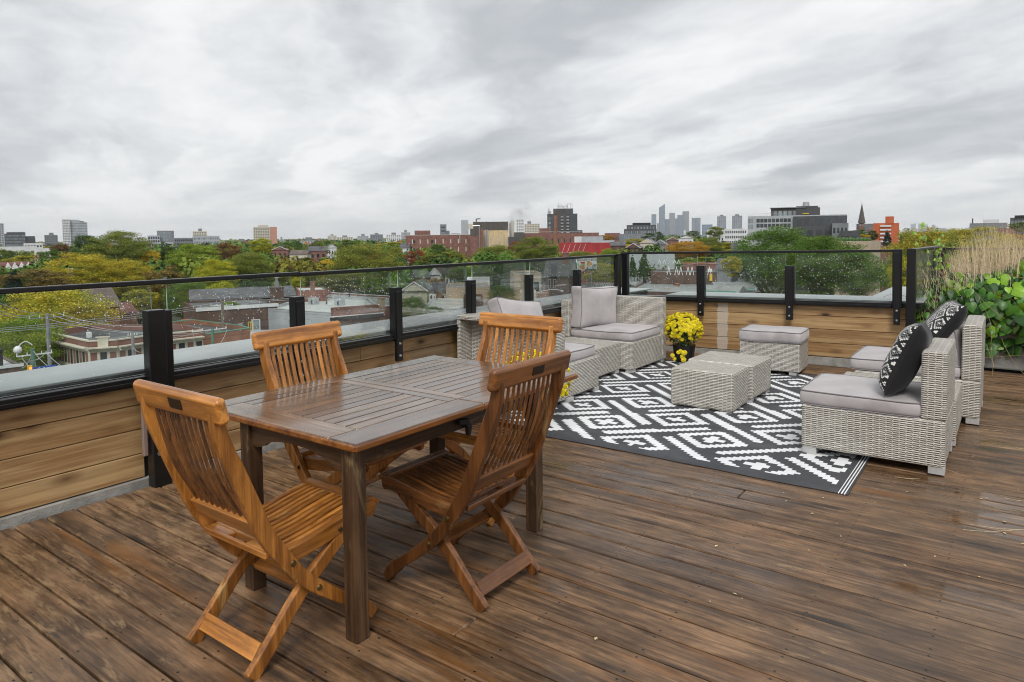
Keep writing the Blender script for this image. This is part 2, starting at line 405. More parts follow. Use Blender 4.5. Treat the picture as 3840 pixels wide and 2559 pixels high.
def pillow_material():
    mt, out = new_mat('patterned_pillow'); u, v, _ = xyz(coord('UV'))
    # u,v in 0..1 over the face; embroidered band of stepped diamonds left of the plain black part
    q = .0165
    uq = (u/q).floor()*q; vq = (v/q).floor()*q
    A, B = .30, .27
    da1 = ((uq/A+.5).fract()-.5).abs(); db1 = ((vq/B+.5).fract()-.5).abs()
    da2 = (((uq/A)).fract()-.5).abs(); db2 = (((vq/B)).fract()-.5).abs()
    d = ((da1+db1)).min((da2+db2))
    white_ = ((d > .33)*(d < .40)).max(d < .055)
    grey = ((d > .25)*(d < .33)).max((d > .10)*(d < .16))
    zone = (u > .33)*(u < .97)*(v > .03)*(v < .97)
    n = noi(vec(u*70, v*70, 1.0), 1.0, 3)
    blk = mix(n, (.006, .006, .007), (.022, .022, .024))
    side = S(coord('UV') and S.nt.nodes.new('ShaderNodeAttribute').outputs['Fac'])
    side.v.node.attribute_name = 'front'
    zone = zone*(side > .5)
    col = mix(white_*zone, mix(grey*zone*.8, blk, (.30, .30, .30)), (.80, .78, .74))
    principled(out, col, .8, 0, .25, n, .3, .002, sheen=.15)
    return mt
def cushion_material():
    mt, out = new_mat('grey_cushion_cloth'); v = coord('Object')
    n = noi(v, 4.0, 5, .6); st = noi(v, 1.7, 4, .6, .4); f = noi(v, 260, 2)
    col = mix(step(n, .3, .7), (.40, .37, .375), (.50, .465, .465))
    col = mix(step(st, .54, .66)*.6, col, (.31, .275, .27))
    principled(out, col, .62-step(st, .5, .62)*.15, 0, .35, noi(v, 14, 4)*.7+f*.12, .25, .012, sheen=.3)
    return mt
def glass_material():
    mt, out = new_mat('pane_glass'); nt = S.nt
    tr = nt.nodes.new('ShaderNodeBsdfTransparent'); gl = nt.nodes.new('ShaderNodeBsdfGlossy'); gl.inputs['Roughness'].default_value = .015
    df = nt.nodes.new('ShaderNodeBsdfDiffuse'); df.inputs[0].default_value = (.72, .80, .78, 1)
    x, y, z = xyz(wpos())
    tr.inputs[0].default_value = (.95, .98, .968, 1)
    fr = nt.nodes.new('ShaderNodeFresnel'); fr.inputs[0].default_value = 1.5
    m1 = nt.nodes.new('ShaderNodeMixShader'); nt.links.new((S(fr.outputs[0])*.55).v, m1.inputs[0]); nt.links.new(tr.outputs[0], m1.inputs[1]); nt.links.new(gl.outputs[0], m1.inputs[2])
    # a light film of wet dirt
    sm = noi(vec(x*3, y*3, z*3), 1.0, 5, .65)
    m2 = nt.nodes.new('ShaderNodeMixShader'); nt.links.new((step(sm, .42, .75)*.032+.008).v, m2.inputs[0]); nt.links.new(m1.outputs[0], m2.inputs[1]); nt.links.new(df.outputs[0], m2.inputs[2])
    nt.links.new(m2.outputs[0], out.inputs[0]); return mt
def leaf_material():
    mt, out = new_mat('tree_leaves'); nt = S.nt
    oi = nt.nodes.new('ShaderNodeObjectInfo'); r_ = S(oi.outputs['Random']); v = coord('Object')
    n = noi(v, 2.6, 3, .6); n2 = noi(v, 9.0, 2); a = S(oi.outputs['Alpha'])
    g_ = S.nt.nodes.new('ShaderNodeNewGeometry'); rl = S(g_.outputs['Random Per Island'])
    col = mix(1.0, oi.outputs['Color'], mix(step(n*.5+rl*.5, .2, .8), (.55, .60, .55), (1.55, 1.45, 1.3)), 'MULTIPLY')
    col = mix(step(n+n2*.35, .52, .78)*a, col, mix(rl, (.58, .36, .03), (.80, .66, .06)))
    p = principled(out, col, .55, 0, .3)
    tl = nt.nodes.new('ShaderNodeBsdfTranslucent'); nt.links.new(col, tl.inputs[0])
    ms = nt.nodes.new('ShaderNodeMixShader'); ms.inputs[0].default_value = .2
    nt.links.new(p.outputs[0], ms.inputs[1]); nt.links.new(tl.outputs[0], ms.inputs[2]); nt.links.new(ms.outputs[0], out.inputs[0]); return mt
def brick_material(name, c1, c2, mortar, sc=1.0):
    mt, out = new_mat(name); x, y, z = xyz(coord('Object')); nt = S.nt
    nx, ny, nz = xyz(coord('Normal')); sx = nx.abs() > ny.abs()
    u = sx*y+(1-sx)*x
    b = nt.nodes.new('ShaderNodeTexBrick'); nt.links.new(vec(u, z, 0.0), b.inputs['Vector'])
    b.inputs['Color1'].default_value = (*c1, 1); b.inputs['Color2'].default_value = (*c2, 1); b.inputs['Mortar'].default_value = (*mortar, 1)
    b.inputs['Scale'].default_value = sc; b.inputs['Mortar Size'].default_value = .012; b.inputs['Brick Width'].default_value = .23; b.inputs['Row Height'].default_value = .075
    n = noi(vec(u*.5, z*.5, 1.0), 1.0, 5, .6)
    col = mix(1.0, b.outputs[0], mix(step(n, .3, .7), (.72, .72, .72), (1.15, 1.15, 1.15)), 'MULTIPLY')
    principled(out, col, .85, 0, .3); return mt
def tower_material(name, wall, glassc, bay=3.2, floor_=3.0, fill=.62):
    """far facades: window grid too far away to pick apart"""
    mt, out = new_mat(name); x, y, z = xyz(coord('Object')); nx, ny, nz = xyz(coord('Normal')); sx = nx.abs() > ny.abs(); top = nz.abs() > .6
    u = sx*y+(1-sx)*x
    cu, cz = (u/bay), (z/floor_)
    win = ((cu.fract()-.5).abs() < fill*.5)*((cz.fract()-.5).abs() < .30)*(1-top)
    t = white(vec(cu.floor(), cz.floor(), 3.0))
    g_ = mix(t, tuple(q*.6 for q in glassc), tuple(min(1, q*1.7) for q in glassc))
    principled(out, mix(win, wall, g_), .5-win*.3, 0, .5); return mt
def roof_material(name, c, var=.3):
    mt, out = new_mat(name); x, y, z = xyz(coord('Object')); v = vec(x, y, z)
    n = noi(v, .35, 6, .65, .4); n2 = noi(v, 2.5, 4, .6)
    col = mix(step(n*.7+n2*.3, .35, .65), tuple(q*(1-var) for q in c), tuple(min(1, q*(1+var*.6)) for q in c))
    principled(out, col, .55-step(n, .5, .6)*.25, 0, .5, n2, .2, .03); return mt
def ground_material():
    mt, out = new_mat('ground_cover'); x, y, z = xyz(wpos())
    n = noi(vec(x*.011, y*.011, 1.0), 1.0, 7, .65); n2 = noi(vec(x*.08, y*.08, 2.0), 1.0, 4, .6)
    col = mix(step(n, .4, .6), (.040, .055, .022), (.095, .095, .085))
    col = mix(step(n2, .5, .62)*.6, col, (.055, .075, .02))
    principled(out, col, .9, 0, .3); return mt
def panel_material(name, c, pitch, axis='x', var=.2, rough=.5, metal=0.):
    mt, out = new_mat(name); x, y, z = xyz(coord('Object')); a = {'x': x, 'y': y, 'z': z}[axis]
    ln = step(((a/pitch).fract()-.5).abs(), .44, .49); n = noi(vec(x*.3, y*.3, z*.3), 1.0, 5)
    col = mix(step(n, .3, .7), tuple(q*(1-var) for q in c), tuple(min(1, q*(1+var)) for q in c))
    principled(out, mix(ln*.5, col, tuple(q*.5 for q in c)), rough, metal, .5); return mt
M = {}
M['deck'] = deck_material(); M['plank'] = plank_material(); M['wicker'] = wicker_material(); M['rug'] = rug_material()
M['pillow'] = pillow_material(); M['cushion'] = cushion_material(); M['glass'] = glass_material(); M['leaf'] = leaf_material()
TEAK_D, TEAK_L = (.26, .098, .018), (.62, .265, .056)
for ax in 'XYZ':
    M['teak'+ax] = wood('teak_'+ax.lower(), TEAK_D, TEAK_L, ax, .36, 38, .35, .35, (.58, .36, .13), .2)
    M['old'+ax] = wood('weathered_teak_'+ax.lower(), (.075, .028, .008), (.25, .098, .026), ax, .36, 38, .3, .3, (.32, .2, .09), .25)
    M['dark'+ax] = wood('dark_leg_wood_'+ax.lower(), (.030, .016, .009), (.115, .062, .030), ax, .5, 40, .2, 0, (.26, .19, .09), .35)
M['top'] = wood('wet_table_wood', (.070, .040, .024), (.205, .135, .088), 'Y', .24, 40, .15, .55, None, .12)
M['topx'] = wood('wet_table_wood_cross', (.085, .048, .027), (.24, .155, .098), 'X', .26, 40, .15, .5, None, .12)
M['edge'] = wood('table_edge_wood', (.16, .05, .010), (.42, .17, .038), 'Y', .4, 30, .2, .2)
M['black'] = plain('black_powder_coat', (.0075, .0075, .0085), .28, .2, 4, 0, 0, .5)
M['blackm'] = plain('black_matt', (.012, .012, .013), .6)
M['steel'] = plain('bolt_steel', (.42, .42, .42), .35, .2, 30, .9)
M['brass'] = plain('dull_brass', (.16, .11, .045), .4, .3, 30, .8)
M['plaque'] = plain('bronze_plaque', (.035, .022, .012), .35, .4, 40, .6)
M['coping'] = plain('wet_grey_flashing', (.335, .345, .35), .24, .14, 2.2, .0, 0, .6)
M['foot'] = plain('brushed_foot', (.55, .55, .54), .4, .1, 20, .3)
M['gedge'] = plain('glass_edge', (.42, .60, .53), .2, .2, 9)
M['drop'] = plain('water_drop', (.86, .90, .90), .08, .05, 9, 0, 0, 1.)
M['conc'] = plain('wet_concrete', (.33, .32, .295), .7, .3, 9, 0, .3)
M['stone'] = plain('planter_stone', (.32, .305, .28), .75, .25, 3, 0, .2)
M['ground'] = ground_material()
M['asphalt'] = plain('wet_asphalt', (.055, .056, .058), .45, .2, .5)
M['bark'] = plain('bark', (.085, .062, .045), .9, .4, 6, 0, .5)
M['brick'] = brick_material('red_brick', (.29, .115, .088), (.23, .085, .066), (.20, .16, .14))
M['brick_or'] = brick_material('orange_brick', (.36, .135, .062), (.29, .10, .05), (.3, .2, .15))
M['brick_br'] = brick_material('brown_brick', (.13, .062, .045), (.10, .05, .038), (.15, .12, .10))
M['brick_fac'] = brick_material('factory_brick', (.27, .125, .098), (.23, .105, .083), (.20, .12, .10))
M['orange'] = plain('orange_facade', (.52, .125, .045), .8, .12, .2)
M['pinkwall'] = plain('pink_render', (.50, .255, .185), .8, .1, .3)
M['stonework'] = plain('cream_stonework', (.60, .56, .46), .8, .15, 1.5)
M['stucco'] = plain('beige_stucco', (.47, .38, .28), .9, .12, .5)
M['cream'] = plain('cream_siding', (.58, .54, .44), .85, .12, .5)
M['white'] = plain('white_paint', (.76, .77, .77), .5, .08, 1)
M['whitewall'] = plain('white_render', (.66, .67, .67), .7, .12, .2)
M['lgrey'] = plain('light_grey_cladding', (.40, .42, .44), .5, .12, .3)
M['grey'] = plain('grey_cladding', (.20, .21, .225), .5, .15, .3)
M['dgrey'] = plain('dark_grey_cladding', (.070, .072, .078), .5, .2, .3)
M['brownmetal'] = plain('brown_metal', (.085, .076, .066), .5, .2, .3)
M['red'] = panel_material('red_metal', (.36, .030, .030), 1.2, 'x')
M['tan'] = panel_material('tan_panel', (.62, .475, .27), 4.0, 'x', .12, .8)
M['roofg'] = roof_material('wet_grey_roof', (.27, .285, .28)); M['roofw'] = roof_material('pale_membrane_roof', (.52, .54, .52), .2)
M['roofd'] = roof_material('dark_roof', (.075, .077, .082)); M['shingle'] = roof_material('grey_shingle', (.10, .10, .108)); M['shingleb'] = roof_material('brown_shingle', (.135, .10, .085))
M['shinglr'] = roof_material('red_shingle', (.16, .055, .045))
M['pane'] = plain('window_pane', (.045, .055, .065), .12, .4, .3, 0, 0, .8, objvar=.6)
M['paneb'] = plain('bright_window_pane', (.28, .33, .36), .1, .4, .3, 0, 0, .8, objvar=.4)
M['copper'] = plain('green_copper', (.10, .27, .19), .6, .2, 1)
M['greenp'] = plain('green_steel', (.11, .235, .17), .6, .2, 2)
M['pole'] = plain('grey_pole', (.26, .27, .28), .6, .2, 2); M['wpole'] = plain('old_wood_pole', (.20, .17, .14), .9, .25, 3)
M['wire'] = plain('pale_wire', (.50, .51, .51), .4, .1, 2)
M['yellowp'] = plain('yellow_paint', (.70, .48, .02), .5, .1, 3)
M['bluep'] = plain('blue_sign_paint', (.025, .10, .42), .4, .1, 3)
M['redp'] = plain('red_paint', (.55, .02, .02), .4)
M['tw1'] = tower_material('hazed_skyline_glass', (.25, .29, .345), (.16, .205, .26), 4.5, 3.2)  # distance haze painted in: walls and panes tinted blue-grey
M['tw2'] = tower_material('hazed_skyline_concrete', (.31, .33, .36), (.18, .20, .235), 5.5, 3.1)  # concrete tone shifted to blue-grey, haze put into the colour
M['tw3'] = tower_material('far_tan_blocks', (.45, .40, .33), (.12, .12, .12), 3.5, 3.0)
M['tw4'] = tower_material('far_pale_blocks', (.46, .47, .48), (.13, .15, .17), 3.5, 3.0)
M['blue_far'] = plain('hazed_distant_tower', (.34, .40, .48), .8, .1, .01)  # light blue of the far air is painted into this colour
M['soil'] = plain('soil', (.03, .022, .016), .95, .4, 12, 0, .6)
M['pot'] = plain('black_pot', (.010, .010, .011), .4)
M['petal'] = plain('yellow_petals', (.90, .70, .008), .6, .22, 30, objvar=.25)
M['mumleaf'] = plain('mum_leaves', (.045, .11, .018), .6, .4, 20)
M['straw'] = plain('dry_grass', (.68, .55, .36), .7, .35, 30)
M['stalk'] = plain('vine_stems', (.30, .22, .11), .8, .3, 20)
for k, c in (('vine', (.075, .210, .025)), ('vine2', (.21, .40, .02)), ('vine3', (.045, .130, .028))):
    M[k] = plain(k+'_leaf', c, .38, .25, 18, 0, 0, .4, objvar=.45)
# ------------------------------------------------------------------ deck, parapet walls, railings
deck = link('deck', None, kind='structure')
link('deck_underlay', MB().box(-4.16, 4.0, -3.5, 11, -.09, -.048).mesh('deck_underlay', [M['blackm']]), deck)
ROWY0, PITCHY = 2.399, .1448
rows = range(-39, 55)
def board(x0, x1, yc):
    mb = MB().bbox(-(x1-x0)/2, (x1-x0)/2, -.0678, .0678, -.038, 0, .0055)
    return link('deck_board', mb.mesh('deck_board', [M['deck']]), deck, ((x0+x1)/2, yc, random.uniform(-.0012, .0012)), (0, 0, random.uniform(-.0004, .0004)))
joints = {-3: -2.1, 9: -1.35, 10: 1.6, 2: .7}
k_ = 0
for r_i in rows:
    yc = ROWY0+(r_i+.5)*PITCHY
    if yc < -3.2: continue
    xa = -4.095 if yc < 8.05 else -.86
    if yc > 8.66: continue
    xb = 3.9
    if r_i in (-4,): cuts = [-1.62]                       # the visible butt joints of the photograph
    elif r_i == 9: cuts = [-1.20]
    elif r_i == 2: cuts = [-2.05]
    elif r_i in (6, 4): cuts = [1.0]
    else: cuts = [[.55, 2.1, 1.3, 2.6][k_ % 4]]
    k_ += 1; xs = [xa]+cuts+[xb]
    for a, b in zip(xs[:-1], xs[1:]): board(a+.0015, b-.0015, yc)
own = link('building_base', MB().box(-4.60, 6, -6, 10.2, GZ, -.10).mesh('building_base', [M['brick_br']]), kind='structure')

def plank_rows(parent, x0, x1, cuts, zs, yface, flip=False, thick=.022):
    """horizontal cladding; local x along the wall, face at local y = yface, facing -y"""
    for i, (za, zb) in enumerate(zs):
        c = cuts[i % len(cuts)]; xs = [x0]+list(c)+[x1]
        for a, b in zip(xs[:-1], xs[1:]):
            mb = MB().bbox(-(b-a)/2+.0012, (b-a)/2-.0012, 0, thick, -(zb-za)/2+.0022, (zb-za)/2-.0022, .003)
            link('plank', mb.mesh('plank', [M['plank']]), parent, ((a+b)/2, yface+random.uniform(-.001, .001), (za+zb)/2))
# left wall: local x runs along world +y, local y towards the outside (-x world)
LW = thing('parapet_wall', 'long left parapet clad in tan cedar planks with grey metal coping, behind the dining table', 'wall', (-4.15, 0, 0), R(90))
MB().box(-5, 8.45, .024, .42, GZ, .595).build('wall_core', M['blackm'], LW)
MB().box(-5, 8.1, -.030, .022, -.05, .040).build('concrete_strip', M['conc'], LW)
ZS = [(.045, .189), (.189, .336), (.336, .482), (.482, .612)]
plank_rows(LW, -3.5, 1.935, [[]], ZS, 0)
plank_rows(LW, 2.06, 8.03, [[3.62, 5.9], [3.62, 6.4], [4.9], [3.62, 7.0]], ZS, 0)
MB().bbox(-5, 8.9, .012, .075, .6135, .668, .003).build('black_flashing', M['black'], LW)
MB().bbox(-5, 9.1, .040, .60, .6685, .684, .003).build('coping', M['coping'], LW)
MB().bbox(-5, 8.9, .40, .46, .30, .666, .003).build('outer_cladding', M['dgrey'], LW)
# back wall
BW = thing('parapet_wall', 'back parapet of horizontal cedar planks behind the cushioned wicker ottoman', 'wall', (-4.15, 8.03, 0), (0, -.0125, R(1.45)))
MB().box(.02, 3.235, .024, .30, -2, .60).build('wall_core', M['blackm'], BW)
MB().box(.0, 3.24, -.025, .022, -.07, .050).build('concrete_strip', M['conc'], BW)
plank_rows(BW, 0.0, 3.262, [[], [], [], []], [(.055, .206), (.206, .358), (.358, .504), (.504, .622)], 0)
MB().bbox(3.264, 3.284, .0, .30, .06, .62, .003).build('end_board', M['plank'], BW)
MB().bbox(.08, 3.40, .012, .10, .6235, .672, .003).build('black_flashing', M['black'], BW)
MB().bbox(.62, 3.42, .06, .62, .6725, .690, .003).build('coping', M['coping'], BW)
# side coping beyond the corner
SW = thing('roof_curb', 'pale grey metal roof curb running away beyond the right end of the back railing', 'roof curb', (-1.30, 8.72, 0))
MB().bbox(-.05, .46, 0, 2.1, .56, .70, .006).build('coping', M['coping'], SW); MB().box(0, .42, .05, 2.0, -1.5, .558).build('curb_wall', M['dgrey'], SW)

# ---- railings
def drops(parent, x0, x1, y, z0, z1, n, dense=None):
    """rain drops sticking to a pane; local pane in the x-z plane at y"""
    mb = MB()
    for i in range(int(n*.65)):
        if dense and random.random() < .7: x = random.gauss(dense[0], dense[2]); z = random.gauss(dense[1], dense[3])
        else: x = random.uniform(x0, x1); z = z0+(z1-z0)*random.random()**.6
        if not (x0+.01 < x < x1-.01 and z0+.01 < z < z1-.01): continue
        r = random.choice((.0016, .0021, .0026, .0034)); mb.sph((x, y, z), r, 5, 4, (1, .5, 1.15))
    o = mb.build('water_drop', M['drop'], parent); o['kind'] = 'stuff'; return o
def railing(name_label, loc, rot, posts, bays, z0, ztop, postz0, big=None, rails=None, w=.09, dr=None):
    """local x along, y = 0 glass plane, posts stand on the inside (-y)"""
    T = thing('glass_railing', name_label, 'railing', loc, rot, 'glass railings round the roof deck')
    for p in posts:
        x, pz0, pz1, wd = p
        pm = MB().bbox(x-wd/2, x+wd/2, -.052, .012, max(pz0, z0-.02), pz1, .004).bbox(x-wd*.36, x+wd*.36, -.060, -.026, pz0, pz1-.03, .003)
        po = pm.build('post', M['black'], T)
        if pz0 > .2:
            for bz in (pz0+.045, pz0+.145): MB().cyl((x, -.058, bz), (x, -.066, bz), .0135, .011, 10).sph((x, -.067, bz), .008, 8, 4).build('bolt', M['steel'], po)
    for i, (a, b) in enumerate(bays):
        g = MB().box(a, b, -.005, .005, z0+.03, ztop-.012, 0)
        g.mi = [0, 0, 0, 0, 1, 1]; g.build('glass_pane', [M['glass'], M['gedge']], T)
        d = dr[i] if dr else (120, None)
        drops(T, a, b, -.0065, z0+.05, ztop-.03, d[0], d[1])
        MB().bbox(a-.01, b+.01, -.030, .022, z0-.034, z0+.020, .003).bbox(a-.01, b+.01, -.042, -.031, z0-.020, z0-.002, .002).build('bottom_rail', M['black'], T)
    for (a, b, dz) in rails:
        MB().bbox(a, b, -.028, .022, ztop-.013+dz, ztop+.014+dz, .004).build('top_rail', M['black'], T)
    return T
LP = [(-.02, .44, 1.045, .09), (.95, .44, 1.045, .09), (2.987, .44, 1.045, .09), (3.945, .44, 1.047, .09), (4.905, .44, 1.05, .085), (5.855, .44, 1.053, .085), (6.83, .44, 1.06, .085)]
LR = railing('glass railing with black posts along the left parapet beside the dining table', (-4.10, 0, 0), R(90),
   LP, [(-.95, -.07), (.03, .90), (1.0, 1.985), (2.078, 2.955), (3.035, 3.905), (3.99, 4.865), (4.95, 5.82), (5.90, 6.79), (6.875, 7.80)], .640, 1.198, .44,
   rails=[(-3.4, 3.02, .006), (3.03, 7.93, 0)],
   dr=[(60, None), (60, None), (230, (1.75, 1.08, .16, .07)), (300, (2.55, 1.04, .26, .08)), (380, (3.5, 1.05, .25, .08)), (300, (4.4, 1.05, .3, .08)), (200, None), (200, None), (170, None)])
bp = MB().bbox(1.928, 2.032, -.075, -.002, 0, 1.045, .004).build('post', M['black'], LR)
MB().bbox(2.034, 2.084, -.048, .014, .25, 1.036, .004).build('post', M['black'], LR)
MB().bbox(1.896, 1.921, -.030, -.006, .19, .56, .003).build('bracket', plain('pinkish_bracket', (.30, .22, .19), .6), LR)
MB().cyl((1.96, -.076, .20), (1.96, -.084, .20), .012, n=8).build('bolt', M['steel'], bp)
MB().bbox(7.80, 7.885, -.046, .014, .55, 1.215, .004).build('post', M['black'], LR)
BR = railing('glass railing with black posts on the back parapet behind the cushioned ottoman', (-4.15, 8.005, 0), (0, -.0125, R(1.45)),
   [(1.115, .455, 1.062, .098), (2.135, .455, 1.060, .10), (3.19, .455, 1.235, .085)],
   [(.165, 1.065), (1.165, 2.085), (2.19, 3.13)], .655, 1.218, .44, rails=[(.05, 3.22, 0)],
   dr=[(360, (.45, .98, .3, .12)), (430, (1.75, 1.0, .28, .13)), (460, None)])
MB().bbox(.07, .155, -.050, .014, .55, 1.232, .004).build('post', M['black'], BR)
T3 = railing('short glass railing turning back beside the vine planter', (-.835, 7.98, 0), (0, 0, R(87.5)), [(1.86, .45, 1.25, .085)],
   [(.05, 1.80)], .655, 1.268, .44, rails=[(-.02, 1.9, 0)], dr=[(120, None)])
MB().bbox(-.045, .040, -.040, .040, .47, 1.282, .004).build('post', M['black'], T3)
T4 = railing('far glass railing running behind the vine and dry grass planter', (-.74, 9.90, 0), 0, [(1.0, .45, 1.06, .09), (2.0, .45, 1.06, .09), (3.0, .45, 1.06, .09)],
   [(.05, .95), (1.05, 1.95), (2.05, 2.95)], .655, 1.240, .44, rails=[(-.02, 3.4, 0)], dr=[(60, None)]*3)
# ------------------------------------------------------------------ furniture
STILE = spline([(-.134, .925), (-.122, .84), (-.078, .73), (-.026, .60), (.020, .487), (.085, .383), (.168, .272), (.305, .155), (.415, .075), (.478, .006)], 4)
LEG = spline([(-.028, .006), (.050, .082), (.170, .208), (.320, .322), (.430, .400)], 3)
SEATP = spline([(.520, .428), (.470, .436), (.38, .424), (.27, .404), (.17, .392), (.10, .388)], 4)
def on_path(path, z):
    for a, b in zip(path[:-1], path[1:]):
        if (a[1]-z)*(b[1]-z) <= 0: t = (z-a[1])/((b[1]-a[1]) or 1); return a[0]+(b[0]-a[0])*t
    return path[-1][0]
def make_chair(label, loc, rot, tk='teak', sw=1.0, sz=1.0, rail_w=.53, nsl=11, sl='teak'):
    A, B_, C_ = M[tk+'X'], M[tk+'Y'], M[tk+'Z']
    T = thing('folding_chair', label, 'chair', loc, rot, 'slatted teak folding chairs round the table')
    T.scale = (1, sw, sz); hw = .225
    for s in (-1, 1):
        y0, y1 = sorted((s*hw, s*(hw-.028)))
        wd = [.046]*len(STILE); n_ = len(wd)
        for i in range(n_): wd[i] = .043+.014*math.sin(math.pi*min(1, i/n_*1.25)) if i < n_-5 else .054-.003*(i-n_+5)
        bevel(MB().strip(STILE, wd, y0, y1).build('back_stile', C_, T), .005)
        y0, y1 = sorted((s*(hw-.060), s*(hw-.032)))
        bevel(MB().strip(LEG, [.052]*(len(LEG)-1)+[.034], y0, y1).build('straight_leg', C_, T), .005)
        y0, y1 = sorted((s*.192, s*.166)) if False else sorted((s*(hw-.031), s*(hw-.056)))
        sr = bevel(MB().strip([(u, z-.028) for u, z in SEATP], [.030]+[.058]*(len(SEATP)-3)+[.056, .05], y0, y1).build('seat_rail', A, T), .004)
        for u, z in ((.445, .392), (.345, .380)): MB().cyl((u, s*(hw-.031), z), (u, s*(hw-.024), z), .0095, .008, 9).build('bolt', M['brass'], sr)
        for u, z in ((.118, .350), (.222, .222)): MB().cyl((u, s*hw, z), (u, s*(hw+.006), z), .011, .009, 9).cyl((u, s*(hw+.006), z), (u, s*(hw+.009), z), .006, n=8).build('bolt', M['brass'], T)
    # seat slats
    inner = .168; pitch = inner*2/11
    for i in range(11):
        y = -inner+pitch*(i+.5)
        bevel(MB().strip([(u, z-.008) for u, z in SEATP[2:-2]], .013, y-pitch*.27, y+pitch*.27).build('seat_slat', A, T), .0025, 1)
    bevel(MB().strip([(.540, .415), (.528, .430), (.505, .438), (.472, .438)], [.012, .02, .022, .02], -hw+.033, hw-.033).build('seat_front_board', B_, T), .004)
    hb = MB().bbox(.095, .150, -.192, .192, .368, .386, .004)
    hb.build('seat_rear_board', B_, T)
    h = MB().bbox(.034, .050, -.192, .192, .384, .406, .003).bbox(.080, .098, -.192, .192, .384, .406, .003).bbox(.048, .082, -.192, -.055, .385, .405, .003).bbox(.048, .082, .055, .192, .385, .405, .003)
    bevel(h.build('handle_board', B_, T), .002, 1)
    # back
    zt = .900; zb = .500
    bevel(MB().strip([(on_path(STILE, .525), .525), (on_path(STILE, .465), .465)], .028, -hw+.028, hw-.028).build('lower_back_rail', B_, T), .004)
    rw = rail_w/2
    rb = MB(); n_ = 9
    T2 = Matrix.Translation((-.138, 0, .930)) @ Matrix.Rotation(R(-13), 4, 'Y')
    rb.bbox(-.019, .019, -rw, rw, -.044, .044, .011, T=T2)
    bevel(rb.build('top_rail', B_, T), .007, 2)
    pq = Matrix.Translation((-.138, 0, .930)) @ Matrix.Rotation(R(-13), 4, 'Y')
    MB().bbox(-.0215, -.0188, -.055, .022, -.016, .020, .001, T=pq).build('name_plate', M['plaque'], T)
    half = hw-.030; p2 = half*2/(nsl+.4)
    for i in range(nsl):
        y = -half+p2*(i+.7); path = []
        for k in range(9):
            t = k/8; z = zb+(zt-zb)*t; u = on_path(STILE, min(z, .92))-.020*math.sin(math.pi*t)*math.sin(math.pi*min(1, t*1.2))+.004
            path.append((u, z))
        bevel(MB().strip(path, .009, y-p2*(.20 if sl == 'old' else .29), y+p2*(.20 if sl == 'old' else .29)).build('back_slat', M[sl+'Z'], T), .0025, 1)
    bevel(MB().strip([(-.006, .046), (.028, .094)], .016, -hw+.060, hw-.060).build('rung', B_, T), .003)
    bevel(MB().strip([(.215, .190), (.262, .208)], .022, -hw+.062, hw-.062).build('brace', B_, T), .003)
    return T
make_chair('orange teak chair nearest the camera, seen from behind at the near end of the table', (-2.175, 1.265, 0), R(90), 'teak', sl='old')
make_chair('dark weathered teak chair turned away from the camera at the right side of the table', (-1.650, 2.185, 0), R(180), 'old', sl='old')
make_chair('honey coloured teak folding chair between the table and the left parapet', (-2.875, 2.225, 0), R(4), 'teak', 1.08, 1.02)
make_chair('honey coloured teak chair at the far end of the table in front of the sofa', (-2.335, 3.110, 0), R(-90), 'teak', 1.12, 1.02)

# table
TB = thing('dining_table', 'dark wet slatted wooden extending table with four square legs', 'table', (0, 0, 0))
TX0, TX1, Z1 = -2.815, -1.815, .740
def leaf_(y0, y1, ea, eb):
    T_ = .026; zb = Z1-T_
    bevel(MB().bbox(TX1-.145, TX1, y0, y1, zb, Z1, .004).build('side_board', M['top'], TB), .006)
    bevel(MB().bbox(TX0, TX0+.112, y0, y1, zb, Z1, .004).build('side_board', M['top'], TB), .006)
    MB().bbox(TX0+.1135, TX1-.1465, y0, y0+ea, zb, Z1, .003).build('end_board', M['topx'], TB)
    MB().bbox(TX0+.1135, TX1-.1465, y1-eb, y1, zb, Z1, .003).build('end_board', M['topx'], TB)
    n = 11; x0 = TX0+.1135; pt = (TX1-.1465-x0)/n
    for i in range(n):
        MB().bbox(x0+pt*i+.0034, x0+pt*(i+1)-.0034, y0+ea+.0012, y1-eb-.0012, zb+.004, Z1-.001, .0025).build('table_slat', M['top'], TB)
leaf_(1.550, 2.2555, .135, .058); leaf_(2.2595, 3.030, .058, .125)
eb = MB().strip([(1.546, .736), (1.538, .728), (1.544, .716)], .006, 0, .01)
for (x0, x1, y0, y1) in ((TX0-.002, TX1+.002, 1.540, 1.552), (TX1-.001, TX1+.010, 1.545, 2.2555), (TX1-.001, TX1+.010, 2.2595, 3.028), (TX0-.010, TX0+.001, 1.545, 3.028)):
    bevel(MB().bbox(x0, x1, y0, y1, Z1-.0275, Z1-.0035, .004).build('edge_moulding', M['edge'], TB), .004)
for x, y in ((-1.890, 1.603), (-2.528, 1.608), (-1.884, 2.733), (-2.528, 2.733)):
    bevel(MB().box(x-.031, x+.031, y-.031, y+.031, .0, .713).build('leg', M['darkZ'], TB), .004)
arch = [(-2.497, .640), (-2.44, .640), (-2.40, .628)]+[(-2.40+.28*t/8*1.0, .628+.052*math.sin(math.pi*.5*t/8)) for t in range(1, 9)]
def arch_apron(y0, y1):
    top = [(-2.497, .7135), (-1.921, .7135)]; bot = []
    for i in range(17):
        t = i/16; bot.append((-1.921-(.576)*t, .608+(0 if t < .12 or t > .88 else .052*math.sin(math.pi*(t-.12)/.76)**.45)))
    poly = top+bot; n = len(poly)
    mb = MB(); mb.add([(x, y0, z) for x, z in poly]+[(x, y1, z) for x, z in poly], [(i, n+i, n+(i+1) % n, (i+1) % n) for i in range(n)]+[tuple(range(n)), tuple(range(n, 2*n))[::-1]])
    mb.build('apron', M['darkX'], TB)
